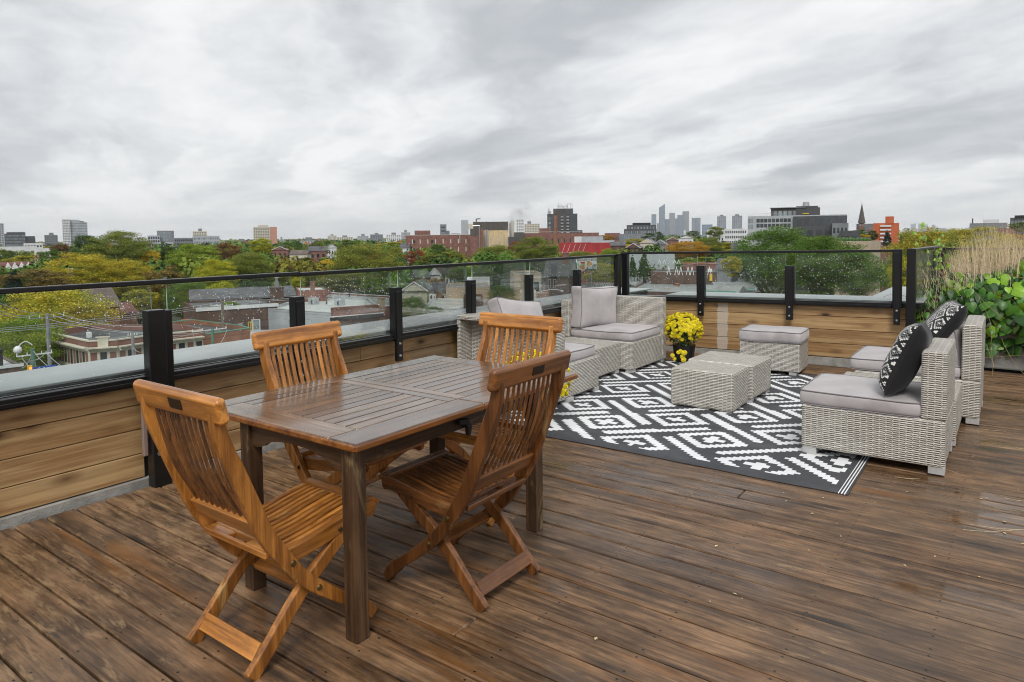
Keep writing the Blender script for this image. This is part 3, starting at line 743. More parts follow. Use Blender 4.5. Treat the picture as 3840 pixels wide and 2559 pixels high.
arch_apron(1.592, 1.614); arch_apron(2.722, 2.744)
for x in (-1.905, -2.535): MB().bbox(x-.011, x+.011, 1.636, 2.700, .628, .7135, .003).build('apron', M['darkY'], TB)
MB().strip([(2.17, .665), (2.23, .665), (2.245, .63), (2.235, .59)], .018, 0, .02)
hk = MB(); hk.strip([(2.165, .668), (2.215, .662), (2.232, .63), (2.228, .600)], [.02, .026, .024, .014], -1.888, -1.870)
hook = hk; hook.v = [(y, x, z) for x, y, z in hk.v]; hook.build('leaf_latch', M['blackm'], TB)

# rug
rg = MB(); nx_, ny_ = 26, 34; X0, X1, Y0, Y1 = -3.45, -.712, 4.078, 7.42
vs_ = []; fs_ = []
for j in range(ny_+1):
    for i in range(nx_+1):
        x = X0+(X1-X0)*i/nx_; y = Y0+(Y1-Y0)*j/ny_
        hgt = .0065+.0025*noise.noise(Vector((x*2, y*2, 0)))
        vs_.append((x+.004*noise.noise(Vector((x*2, y*3, 5)))*(i in (0, nx_)), y+.012*noise.noise(Vector((x*1.3, 0, 5)))*(j in (0, ny_)), hgt))
for j in range(ny_):
    for i in range(nx_): a = j*(nx_+1)+i; fs_.append((a, a+1, a+nx_+2, a+nx_+1))
ro = MB().add(vs_, fs_).build('patterned_rug', M['rug'], smooth=True)
md = ro.modifiers.new('thickness', 'SOLIDIFY'); md.thickness = .005; md.offset = -1
tag(ro, 'charcoal outdoor rug with white stepped diamond pattern under the wicker furniture', 'rug')

# wicker modules
def cushion_mesh(name, w, d, h, puff=.02, n=14, seed=0, wr=.006, pinch=0.):
    """boxed cushion with rounded corners, crowned top and soft wrinkles"""
    mb = MB(); vs_ = []; idx = {}
    def P(a, b, c):
        # a,b,c in -1..1 on the cube surface
        r = .10; ax, ay = abs(a), abs(b)
        x = a*w/2; y = b*d/2
        cr = (max(0, ax-.82)/.18)*(max(0, ay-.82)/.18); x *= 1-.035*cr; y *= 1-.035*cr
        x *= 1-pinch*(1-b*b)*ax**3; y *= 1-pinch*(1-a*a)*ay**3
        crown = (1-ax**4)*(1-ay**4)
        z = c*h/2+(puff*crown if c > 0 else -puff*.15*crown)*abs(c)
        bul = (1-c*c); x += math.copysign(.008*bul*(ax > .99), a); y += math.copysign(.008*bul*(ay > .99), b)
        q = Vector((x*4+seed*7, y*4, z*4)); k = noise.noise(q)*wr+noise.noise(q*2.7)*wr*.4
        return (x, y, z+k*(abs(c) > .99)), k
    def vid(i, j, k):
        key = (i, j, k)
        if key not in idx:
            p, _ = P(2*i/n-1, 2*j/n-1, 2*k/4-1); idx[key] = len(vs_); vs_.append(p)
        return idx[key]
    fs = []
    for i in range(n):
        for j in range(n):
            fs.append((vid(i, j, 4), vid(i+1, j, 4), vid(i+1, j+1, 4), vid(i, j+1, 4))); fs.append((vid(i, j, 0), vid(i, j+1, 0), vid(i+1, j+1, 0), vid(i+1, j, 0)))
    for i in range(n):
        for k in range(4):
            fs.append((vid(i, 0, k), vid(i+1, 0, k), vid(i+1, 0, k+1), vid(i, 0, k+1))); fs.append((vid(i, n, k), vid(i, n, k+1), vid(i+1, n, k+1), vid(i+1, n, k)))
            fs.append((vid(0, i, k), vid(0, i, k+1), vid(0, i+1, k+1), vid(0, i+1, k))); fs.append((vid(n, i, k), vid(n, i+1, k), vid(n, i+1, k+1), vid(n, i, k+1)))
    mb.add(vs_, fs)
    rim = []
    for c in (4, 0):
        ring = [vid(i, 0, c) for i in range(n)]+[vid(n, j, c) for j in range(n)]+[vid(n-i, n, c) for i in range(n)]+[vid(0, n-j, c) for j in range(n)]
        rim.append([Vector(vs_[q]) for q in ring])
    return mb, rim
def make_cushion(label, cat, loc, rot, w, d, h, group, puff=.02, seed=0, wr=.006, name='seat_cushion'):
    mb, rim = cushion_mesh('cushion', w, d, h, puff, 14, seed, wr, .11 if name == 'back_pillow' else 0.)
    me = mb.mesh(name, [M['cushion']], True)
    T = link(name, me, None, loc, rot, None, label, cat, group)
    md = T.modifiers.new('round', 'BEVEL'); md.width = .012; md.segments = 2; md.limit_method = 'ANGLE'; md.angle_limit = R(50)
    pm = MB()
    for rr in rim:
        c = sum(rr, Vector())/len(rr); rr2 = [c+(p-c)*1.004 for p in rr]
        MB().tube(rr2+[rr2[0]], .0042, 6).build('piping', M['piping'], T, True)
    return T
M['piping'] = plain('cushion_piping', (.24, .225, .23), .7)
def wbox(parent, name, x0, x1, y0, y1, z0, z1, r=.016):
    o = MB().box(x0, x1, y0, y1, z0, z1).build(name, M['wicker'], parent); bevel(o, r, 3); return o
def feet(parent, pts, w=.08, h=.042):
    for x, y in pts: MB().bbox(x-w/2, x+w/2, y-w/2, y+w/2, .008, h+.004, .002).build('foot', M['foot'], parent)
SB = .335
# corner chair beside the chrysanthemum
A = thing('wicker_corner_chair', 'corner wicker chair with back panels on two sides, tucked into the far left corner', 'chair', (0, 0, 0))
wbox(A, 'seat_base', -4.02, -3.185, 6.44, 7.19, .04, SB)
wbox(A, 'back_panel', -4.06, -3.955, 6.44, 7.195, SB-.002, .742); wbox(A, 'back_panel', -3.953, -3.180, 7.195, 7.300, .04, .742)
feet(A, [(-3.235, 6.50), (-3.235, 7.24), (-3.98, 6.5)])
make_cushion('grey seat cushion on the corner wicker chair, under the tall upright pillow', 'cushion', (-3.575, 6.825, SB+.047), 0, .755, .735, .088, 'grey wicker seat cushions', .016, 1)
# flat module and near end module of the left sofa
B0 = thing('wicker_side_table', 'bare flat wicker module between the two cushioned seats of the left sofa', 'side table')
wbox(B0, 'table_box', -4.02, -3.315, 5.60, 6.425, .04, SB); feet(B0, [(-3.36, 6.37), (-3.36, 5.72)])
D0 = thing('wicker_end_chair', 'wicker end chair of the left sofa with a hollow arm behind the far dining chair', 'chair')
wbox(D0, 'seat_base', -4.02, -3.105, 4.99, 5.59, .04, SB)
wbox(D0, 'arm_side', -4.085, -4.045, 4.70, 4.985, .04, .700, .01); wbox(D0, 'arm_top', -4.085, -3.10, 4.70, 4.985, .700, .742, .012)
wbox(D0, 'arm_panel', -4.043, -3.10, 4.86, 4.985, .04, .698, .006); wbox(D0, 'back_panel', -4.085, -3.985, 4.99, 5.59, SB, .742)
feet(D0, [(-3.12, 5.05), (-3.14, 5.54)])
make_cushion('grey seat cushion on the end chair of the left sofa, seen past the dining chairs', 'cushion', (-3.535, 5.29, SB+.047), 0, .80, .60, .088, 'grey wicker seat cushions', .014, 2)
# right seats
R1 = thing('wicker_armless_chair', 'wicker chair on the right nearest the camera, with a high woven back panel', 'chair')
wbox(R1, 'seat_base', -1.105, -.302, 4.70, 5.37, .05, SB); wbox(R1, 'back_panel', -.432, -.298, 4.698, 5.373, SB-.003, .742)
feet(R1, [(-1.055, 4.75), (-.345, 4.75), (-.345, 5.3)], .085, .05)
make_cushion('grey seat cushion on the nearest right wicker chair with pale water marks', 'cushion', (-.772, 5.035, SB+.045), 0, .70, .665, .085, 'grey wicker seat cushions', .014, 3)
RT = thing('wicker_side_table', 'low wicker table between the two right hand wicker chairs', 'side table')
wbox(RT, 'table_box', -1.085, -.29, 5.40, 6.07, .04, SB-.01); feet(RT, [(-1.04, 5.45), (-.33, 5.45)])
R2 = thing('wicker_armless_chair', 'second right wicker chair, farther back beside the vines', 'chair')
wbox(R2, 'seat_base', -1.03, -.182, 6.10, 6.86, .05, SB); wbox(R2, 'back_panel', -.302, -.178, 6.098, 6.863, SB-.003, .755)
feet(R2, [(-.225, 6.15), (-.225, 6.80), (-.98, 6.15)], .085, .05)
make_cushion('grey seat cushion on the farther right wicker chair beside the vines', 'cushion', (-.685, 6.47, SB+.050), 0, .765, .725, .088, 'grey wicker seat cushions', .016, 4)
MBk = make_cushion('grey back cushion squashed behind the farther black pillow', 'cushion', (-.365, 6.42, .565), (R(4), R(80), 0), .34, .52, .10, None, .03, 9, .01, 'back_cushion')
# ottomans
O1 = thing('wicker_ottoman', 'greenish grey wicker cube standing directly on the rug, nearest the camera of the two', 'ottoman', (-2.065, 5.635, 0), R(.5))
wbox(O1, 'woven_box', -.267, .267, -.205, .205, .010, .328, .024)
O2 = thing('wicker_ottoman', 'pale wicker cube pushed against the back of the near wicker cube', 'ottoman', (-2.055, 6.115, 0), R(-1))
wbox(O2, 'woven_box', -.292, .292, -.265, .265, .040, .336, .020); feet(O2, [(.24, -.21), (.24, .21), (-.24, -.21)], .07)
O3 = thing('wicker_ottoman', 'wicker ottoman topped by a grey cushion in front of the back parapet', 'ottoman', (-2.03, 7.44, 0), R(3))
wbox(O3, 'woven_box', -.298, .298, -.235, .235, .040, .338, .014); feet(O3, [(.23, -.19), (.23, .2)], .07)
make_cushion('boxy grey cushion on the ottoman in front of the back parapet', 'cushion', (-2.03, 7.44, .338+.054), R(3), .61, .485, .105, 'grey wicker seat cushions', .018, 5)
# upright grey pillows
make_cushion('tall grey box pillow leaning upright in the corner wicker chair', 'pillow', (-3.835, 6.80, .650), (R(90), R(3), R(79)), .66, .46, .15, None, .05, 6, .016, 'back_pillow')
make_cushion('grey box pillow slumped on the end chair of the left sofa', 'pillow', (-3.86, 5.36, .630), (R(68), R(8), R(84)), .66, .42, .15, None, .05, 7, .02, 'back_pillow')
# black patterned pillows
def throw_pillow(label, loc, rot, w=.50, t=.085):
    n = 20; mb = MB(); vs_ = []; uv = {}; fs = []; fr = []
    for s in (1, -1):
        for j in range(n+1):
            for i in range(n+1):
                a, b = 2*i/n-1, 2*j/n-1; ed = max(abs(a), abs(b))
                hgt = t*((1-a**4)*(1-b**4))**.62
                pin = 1-.06*(1-abs(b)**2)*abs(a)**3; pin2 = 1-.06*(1-abs(a)**2)*abs(b)**3
                q = Vector((a*2+s, b*2, s*3+loc[1])); k = noise.noise(q)*.010*(1-ed**6)
                vs_.append((a*w/2*pin, b*w/2*pin2, s*hgt+k))
        o = (n+1)**2*(0 if s == 1 else 1)
        for j in range(n):
            for i in range(n):
                a = o+j*(n+1)+i; q = (a, a+1, a+n+2, a+n+1); fs.append(q if s == 1 else q[::-1]); fr.append(s == 1)
    mb.add(vs_, fs); me = mb.mesh('throw_pillow', [M['pillow']], True)
    ul = me.uv_layers.new(name='UVMap'); N = (n+1)**2
    for lp in me.loops:
        k = lp.vertex_index % N; ul.data[lp.index].uv = ((k % (n+1))/n, (k//(n+1))/n)
    at = me.attributes.new('front', 'FLOAT', 'FACE'); at.data.foreach_set('value', [1.0 if q else 0.0 for q in fr])
    return link('throw_pillow', me, None, loc, rot, None, label, 'pillow', 'black pillows with white embroidered diamonds')
def tilt(nrm, upv, ):
    n_ = Vector(nrm).normalized(); u_ = Vector(upv); u_ = (u_-n_*u_.dot(n_)).normalized(); s_ = u_.cross(n_)
    return Matrix((s_, u_, n_)).transposed().to_euler()
throw_pillow('black pillow with white diamonds leaning on the nearest right wicker chair', (-.545, 4.985, .650), tilt((-1, -.02, .42), (.38, .08, 1)), .49, .095)
throw_pillow('black pillow with white diamonds on the farther right chair, against the vines', (-.465, 6.33, .700), tilt((-1, -.22, .75), (.6, .12, 1)), .49, .085)
# ------------------------------------------------------------------ potted chrysanthemums
def flower_mesh():
    mb = MB()
    for ring, (nr, r, z, tl) in enumerate(((9, .017, .003, .0), (7, .012, .0065, .3), (5, .007, .010, .7))):
        for i in range(nr):
            a = 2*math.pi*(i+.5*ring)/nr; c, s_ = math.cos(a), math.sin(a); wd = .0062
            t = Vector((c*r, s_*r, z+tl*.006)); b = Vector((c*.002, s_*.002, z)); n = Vector((-s_, c, 0))*wd*.6
            mb.add([b-n*.5, b+n*.5, t+n, t-n], [(0, 1, 2, 3)])
    mb.sph((0, 0, .008), .0055, 6, 4)
    return mb.mesh('flower_head', [M['petal']])
FLM = flower_mesh()
def mum(label, x, y, cx, cy, cz, rx, ry, rz, nfl, droop=None, pot=(.13, .20), front=None):
    T = thing('potted_chrysanthemum', label, 'flowers', (x, y, 0), 0, 'yellow chrysanthemums in black pots')
    MB().cyl((0, 0, .006), (0, 0, pot[1]), pot[0]*.78, pot[0], 18).build('flower_pot', M['pot'], T)
    mb = MB(); nl = 900
    for i in range(nl):
        d = Vector((random.gauss(0, 1), random.gauss(0, 1), random.gauss(0, 1))).normalized(); q = random.random()**.35
        p = Vector((cx-x+d.x*rx*q*.96, cy-y+d.y*ry*q*.96, cz+d.z*rz*q*.96-.02)); L = random.uniform(.018, .034)
        a = Vector((random.gauss(0, 1), random.gauss(0, 1), random.gauss(0, .6))).normalized(); b = a.orthogonal().normalized()*L*.42; a *= L
        mb.add([p, p+a*.5+b, p+a, p+a*.5-b], [(0, 1, 2, 3)])
    for i in range(26):
        a = random.uniform(0, 6.28); mb.tube([(0, 0, pot[1]-.03), (math.cos(a)*rx*.4, math.sin(a)*ry*.4, cz-.05), (cx-x+math.cos(a)*rx*.8, cy-y+math.sin(a)*ry*.8, cz+.02)], .002, 4)
    f = mb.build('foliage', M['mumleaf'], T); f['kind'] = 'stuff'
    pts = []
    tries = 0
    while len(pts) < nfl and tries < 9000:
        tries += 1
        d = Vector((random.gauss(0, 1), random.gauss(0, 1), random.gauss(0, 1))).normalized()
        if d.z < -.55: continue
        if d.z < -.1 and random.random() < .6: continue
        p = Vector((cx+d.x*rx, cy+d.y*ry, cz+d.z*rz))*1
        if all((p-q[0]).length > .021 for q in pts): pts.append((p, d))
    for c in (droop or []):
        pts.append((Vector(c), Vector((random.uniform(0, .5), -1, .3)).normalized()))
    for p, d in pts:
        d2 = (d+Vector((random.uniform(-.3, .3), random.uniform(-.3, .3), .25))).normalized()
        e = d2.to_track_quat('Z', 'Y').to_euler(); s_ = random.uniform(1.2, 1.75)
        link('flower_head', FLM, T, (p.x-x, p.y-y, p.z), tuple(e), (s_, s_, s_))
    return T
mum('round yellow chrysanthemum in a black pot between the corner chair and the back parapet', -3.02, 7.42, -3.03, 7.40, .375, .215, .18, .175, 230,
    [(-2.98+random.uniform(-.09, .06), 7.22+random.uniform(-.02, .02), random.uniform(.045, .16)) for _ in range(9)])
mum('yellow chrysanthemum glimpsed through the slats of the far dining chair', -3.02, 4.42, -3.02, 4.42, .325, .285, .20, .215, 210, None, (.12, .16))

# ------------------------------------------------------------------ stone planter, vine and dry grass
PL = thing('stone_planter', 'long pale stone planter box at the far right edge of the deck', 'planter', (0, 0, 0))
bevel(MB().box(-.62, 2.4, 8.76, 9.62, 0, .43).build('planter_box', M['stone'], PL), .02); MB().box(-.57, 2.35, 8.81, 9.57, .38, .445).build('soil', M['soil'], PL)
def heart(curl):
    out = [(0, 0), (.20, -.12), (.42, -.10), (.52, .12), (.46, .40), (.26, .72), (0, 1.0), (-.26, .72), (-.46, .40), (-.52, .12), (-.42, -.10), (-.20, -.12)]
    vs_ = [(x, y, -abs(x)*curl-.12*y*y) for x, y in out]+[(0, .30, .03), (0, .62, .0)]; n = 12
    fs = []
    for i in range(6): fs.append((i, i+1, 12) if i < 3 else (i, i+1, 12) if i == 3 else (i, i+1, 13))
    fs = [(0, 1, 12), (1, 2, 12), (2, 3, 12), (3, 4, 12), (4, 5, 13), (5, 6, 13), (12, 4, 13), (6, 7, 13), (7, 8, 13), (13, 8, 12), (8, 9, 12), (9, 10, 12), (10, 11, 12), (11, 0, 12)]
    return vs_, fs
LMS = [MB().add(*heart(c)).mesh('leaf', [M[k]], True) for c, k in ((.35, 'vine'), (.15, 'vine3'), (.5, 'vine'), (.25, 'vine2'), (.1, 'vine'))]
VN = thing('heart_leaf_vine', 'dense green heart leaved vine spilling over the stone planter on the right', 'vine', (0, 8.8, 0))
def vsurf(x):   # top of the leafy mass along the planter
    return 1.03+.09*math.sin(x*2.7+1)+.07*math.sin(x*7.1)-(.10 if x < -.55 else 0)
big = MB(); nleaf = 0; stems = MB()
for i in range(1700):
    x = random.uniform(-.92, 1.7); zt = vsurf(x); low = .40+.12*math.sin(x*3.3+.6)+(.17 if x < -.45 else 0)
    z = zt-(zt-low+.25)*random.random()**1.15
    if z < low and random.random() < .62: continue
    yy = 8.78-.26*math.sin(math.pi*min(1, max(0, (zt-z)/(zt-.15+1e-6))))*random.uniform(.5, 1.1)+.30*max(0, (z-.75))+random.uniform(-.04, .08)
    if x < -.62: yy += .12
    s_ = random.choice((.055, .075, .095, .115, .14))*random.uniform(.85, 1.15)
    n = Vector((random.gauss(-.1, .45), -1.0, random.gauss(.55, .4))).normalized()
    y_ax = Vector((random.gauss(0, .5), -.25, -1)); y_ax = (y_ax-n*y_ax.dot(n)).normalized(); x_ax = y_ax.cross(n)
    mt = Matrix((x_ax, y_ax, n)).transposed(); k = 0 if random.random() < .42 else random.randrange(5)
    if k == 3 and random.random() < .5: k = 1
    if z > .85 and random.random() < .3: k = 3
    if nleaf < 290 and yy < 8.80 and x < .55 and s_ > .07:
        link('leaf', LMS[k], VN, (x, yy-8.8, z), tuple(mt.to_euler()), (s_, s_, s_)); nleaf += 1
    else:
        vs_, fs = heart(random.uniform(.1, .5)); big.add([mt @ (Vector(v)*s_)+Vector((x, yy-8.8, z)) for v in vs_], fs, (0 if k < 3 else 1))
lo = big.build('leaf_mass', [M['vine3'], M['vine2']], VN); lo['kind'] = 'stuff'
for i in range(70):
    x = random.uniform(-.95, 1.5); z = random.uniform(.25, 1.0); p = Vector((x, -.12-random.random()*.15, z)); pts = [p.copy()]
    d = Vector((random.gauss(0, .5), random.gauss(-.1, .2), random.gauss(.2, .8))).normalized()*.06
    for _ in range(7): d += Vector((random.gauss(0, .018), random.gauss(0, .012), random.gauss(-.008, .02))); p = p+d; pts.append(p.copy())
    stems.tube(pts, random.uniform(.0015, .003), 4)
for i in range(9):   # upright tendrils at the left end, with pale young leaves
    x = -.80+random.uniform(-.06, .22); p = Vector((x, -.02, .95)); pts = [p.copy()]; H_ = random.uniform(.25, .62)
    for k in range(8): p = p+Vector((random.gauss(-.004, .012), 0, H_/8)); pts.append(p.copy())
    stems.tube(pts, .002, 4)
    for q in pts[2::2]:
        n = Vector((random.gauss(0, .5), -1, .4)).normalized(); e = n.to_track_quat('Z', 'Y').to_euler(); s_ = random.uniform(.03, .055)
        link('leaf', LMS[3], VN, tuple(q), tuple(e), (s_, s_, s_))
so = stems.build('vine_stems', M['stalk'], VN); so['kind'] = 'stuff'
gm = MB()
def blade(x, y, z, h, lean, r):
    pts = []; az = random.uniform(0, 6.28); c = Vector((math.cos(az), math.sin(az), 0)); L = Vector((lean, 0, 0))
    for k in range(5):
        t = k/4; pts.append(Vector((x, y, z))+L*t*t*h+c*t*t*h*random.uniform(.03, .13)+Vector((0, 0, h*t)))
    for k in range(4):
        w0, w1 = r*(1-k/4.2), r*(1-(k+1)/4.2); s_ = Vector((1, .25, 0)).normalized()
        gm.add([pts[k]-s_*w0, pts[k]+s_*w0, pts[k+1]+s_*w1, pts[k+1]-s_*w1], [(0, 1, 2, 3)])
for i in range(1150):
    u = random.random(); x = -.60+.98*u
    e = math.sin(math.pi*min(1, max(0.05, u)))**.4
    h = random.uniform(.25, .58)*e+(.34*random.random() if random.random() < .05 else 0)
    lean = (x+.18)*.24+random.gauss(0, .10)
    blade(x*.92, random.gauss(.12, .09), .84, h+.16, lean, random.uniform(.0010, .0026))
for i in range(420):   # matted straw hanging at the left
    x = random.uniform(-.95, -.35); z = random.uniform(.55, 1.05)
    blade(x, random.uniform(-.22, .0), z, random.uniform(-.30, .22), random.gauss(-.5, .7), random.uniform(.001, .0026))
link('ornamental_grass', gm.mesh('ornamental_grass', [M['straw']]), None, (0, 8.85, 0), label='tall dry straw coloured ornamental grass rising out of the vine planter', cat='grass', kind='stuff')
# a little litter on the boards
lt = MB()
for i in range(90):
    x, y = random.uniform(-3.9, 1.2), random.uniform(1.0, 8.2)
    if random.random() < .5: x = random.uniform(-1.6, .4); y = random.uniform(3.0, 6.0)
    if x < -.71 and y > 4.05: continue
    a = random.uniform(0, 3.14); L = random.uniform(.004, .012); W = L*random.uniform(.3, .7); c, s_ = math.cos(a), math.sin(a)
    lt.add([(x-c*L, y-s_*L, .0035), (x+s_*W, y-c*W, .005), (x+c*L, y+s_*L, .0035), (x-s_*W, y+c*W, .005)], [(0, 1, 2, 3)])
for i in range(16):
    x, y = random.uniform(-.6, .5), random.uniform(3.8, 8.4); a = random.gauss(.1, .5); L = random.uniform(.05, .13)
    lt.tube([(x, y, .005), (x+L*math.cos(a), y+L*math.sin(a), .006), (x+2*L*math.cos(a+.2), y+2*L*math.sin(a+.2), .005)], .0011, 4)
link('fallen_litter', lt.mesh('fallen_litter', [plain('litter', (.62, .50, .28), .7, .4, 50)]), None, label='small straws and pale petals scattered over the wet deck boards', cat='litter', kind='stuff')
# ------------------------------------------------------------------ trees
def crown_mesh(name, nblob, nleaf, seed, shape='round', leaf=.030, flat=.55):
    """leaf-sized faces gathered in clumps through a crown of radius 1 (x,y) and height -1..1"""
    g = np.random.default_rng(seed); B = []
    while len(B) < nblob:
        p = g.uniform(-1, 1, 3)
        r = math.hypot(p[0], p[1]); lim = {'round': math.sqrt(max(0, 1-abs(p[2])**2.2)), 'cone': (1-p[2])/2*.9+.06, 'vase': min(1, .45+.5*(p[2]+1))*math.sqrt(max(0, 1-max(0, p[2])**2.5)), 'tall': math.sqrt(max(0, 1-p[2]**2))*.9}[shape]
        if r > lim: continue
        if r < lim*.45 and abs(p[2]) < .55 and g.random() < .75: continue
        s = g.uniform(.13, .27)*(1.0 if shape != 'cone' else .7); B.append((p[0]*.86, p[1]*.86, p[2]*.86, s))
    B = np.array(B); w_ = B[:, 3]**2; w_ /= w_.sum(); cnt = g.multinomial(nleaf, w_)
    C = np.repeat(B, cnt, 0); n = len(C)
    d = g.normal(size=(n, 3)); d /= np.linalg.norm(d, axis=1)[:, None]; rad = g.random(n)**.45
    P = C[:, :3]+d*(C[:, 3]*rad)[:, None]*np.array([1.15, 1.15, flat])+g.normal(size=(n, 3))*.012
    a = g.normal(size=(n, 3)); a[:, 2] *= .55; a /= np.linalg.norm(a, axis=1)[:, None]
    b = np.cross(a, d*.7+g.normal(size=(n, 3))*.6); b /= np.linalg.norm(b, axis=1)[:, None]
    L = (leaf*g.uniform(.6, 1.45, n))[:, None]; a *= L; b *= L*.55
    V = np.stack([P-a, P+b, P+a, P-b], 1).reshape(-1, 3).astype(np.float32)
    me = bpy.data.meshes.new(name); me.vertices.add(len(V)); me.vertices.foreach_set('co', V.ravel())
    me.loops.add(4*n); me.loops.foreach_set('vertex_index', np.arange(4*n, dtype=np.int32)); me.polygons.add(n)
    me.polygons.foreach_set('loop_start', np.arange(0, 4*n, 4, dtype=np.int32)); me.update(calc_edges=True); me.materials.append(M['leaf']); return me
CR_ = {'a': crown_mesh('crown', 62, 15000, 1), 'b': crown_mesh('crown', 80, 15000, 2, 'vase', .028), 'c': crown_mesh('crown', 48, 15000, 3, 'round', .032, .42),
       'd': crown_mesh('crown', 90, 17000, 4, 'tall', .027, .5), 'e': crown_mesh('crown', 170, 16000, 5, 'cone', .034, .5),
       'n': crown_mesh('crown', 190, 52000, 6, 'round', .0155, .5), 'm': crown_mesh('crown', 150, 46000, 9, 'vase', .016, .45),
       's': crown_mesh('crown', 40, 4200, 7, 'round', .055), 't': crown_mesh('crown', 34, 4200, 8, 'vase', .055)}
def trunk_mesh(seed):
    g = random.Random(seed); mb = MB(); mb.cyl((0, 0, 0), (0, 0, .62), .030, .022, 9, False)
    for i in range(9):
        a = g.uniform(0, 6.28); z0 = g.uniform(.42, .66); r1 = g.uniform(.12, .30); z1 = z0+g.uniform(.14, .32)
        p0 = (0, 0, z0); p1 = (math.cos(a)*r1*.4, math.sin(a)*r1*.4, z0+(z1-z0)*.55); p2 = (math.cos(a)*r1, math.sin(a)*r1, z1)
        mb.cyl(p0, p1, .015, .010, 6, False).cyl(p1, p2, .010, .003, 6, False)
        for k in range(2):
            b = a+g.uniform(-.8, .8); mb.cyl(p1, (p1[0]+math.cos(b)*.13, p1[1]+math.sin(b)*.13, p1[2]+.12), .006, .002, 5, False)
    return mb.mesh('trunk', [M['bark']])
TRK = [trunk_mesh(i) for i in range(4)]
GRN = (.100, .190, .028); DGRN = (.056, .112, .022); OLV = (.165, .215, .030); YG = (.36, .38, .02); BG = (.165, .275, .02); YEL = (.62, .47, .02)
ORG = (.40, .185, .02); RED = (.26, .055, .030); RBR = (.135, .062, .030); SPR = (.030, .060, .045); BRN = (.13, .095, .035); GO = (.33, .32, .025)
def tree(label, px, top, wpx, dist, col, kind='a', aut=.0, bot=None, cat='tree', group=None, name='tree'):
    """px, top, wpx: where and how wide its crown shows in the photograph; DIST metres away it gets its true size"""
    P = sight(px, top, dist); sc = dist*KD*math.cos(math.atan((px-PPX)/FPX))/FPX
    Rr = wpx*sc/2*1.06; H = P.z-GZ
    hh = (bot-top)*sc/2 if bot else min(H*.42, Rr*.85)
    hh = min(hh, H*.47)
    T = thing(name, label, cat, (P.x, P.y, GZ), random.uniform(0, 6.28), group)
    c = link('crown', CR_[kind], T, (0, 0, H-hh*.89), None, (Rr, Rr, hh)); c.color = (*col, aut)
    k = link('trunk', TRK[int(px) % 4], T, (0, 0, 0), None, (min(H*.6, Rr*2.0), min(H*.6, Rr*2.0), H-hh*.5)); return T
# ------------------------------------------------------------------ ground, streets
gp = MB(); 
gp.box(-20000, 20000, -3000, 20000, GZ-2, GZ); gp.build('ground', M['ground'], kind='structure')
def road(p0, p1, w_, name='road'):
    a, b = Vector(p0), Vector(p1); d = (b-a).normalized(); n = Vector((-d.y, d.x))*w_/2
    z = GZ+.004
    return MB().add([(a.x-n.x, a.y-n.y, z), (b.x-n.x, b.y-n.y, z), (b.x+n.x, b.y+n.y, z), (a.x+n.x, a.y+n.y, z)], [(0, 1, 2, 3)]).build(name, M['asphalt'], kind='structure')
road((-14, -60), (-14, 160), 14)
UB = MB().box(0, 1, 0, 1, 0, 1)
def unit(mt):
    k = 'unit_'+mt
    if k not in M: M[k] = UB.mesh('window', [M[mt]])
    return M[k]
def ubox(name, parent, mt, x0, x1, y0, y1, z0, z1): return link(name, unit(mt), parent, (x0, y0, z0), None, (x1-x0, y1-y0, z1-z0))
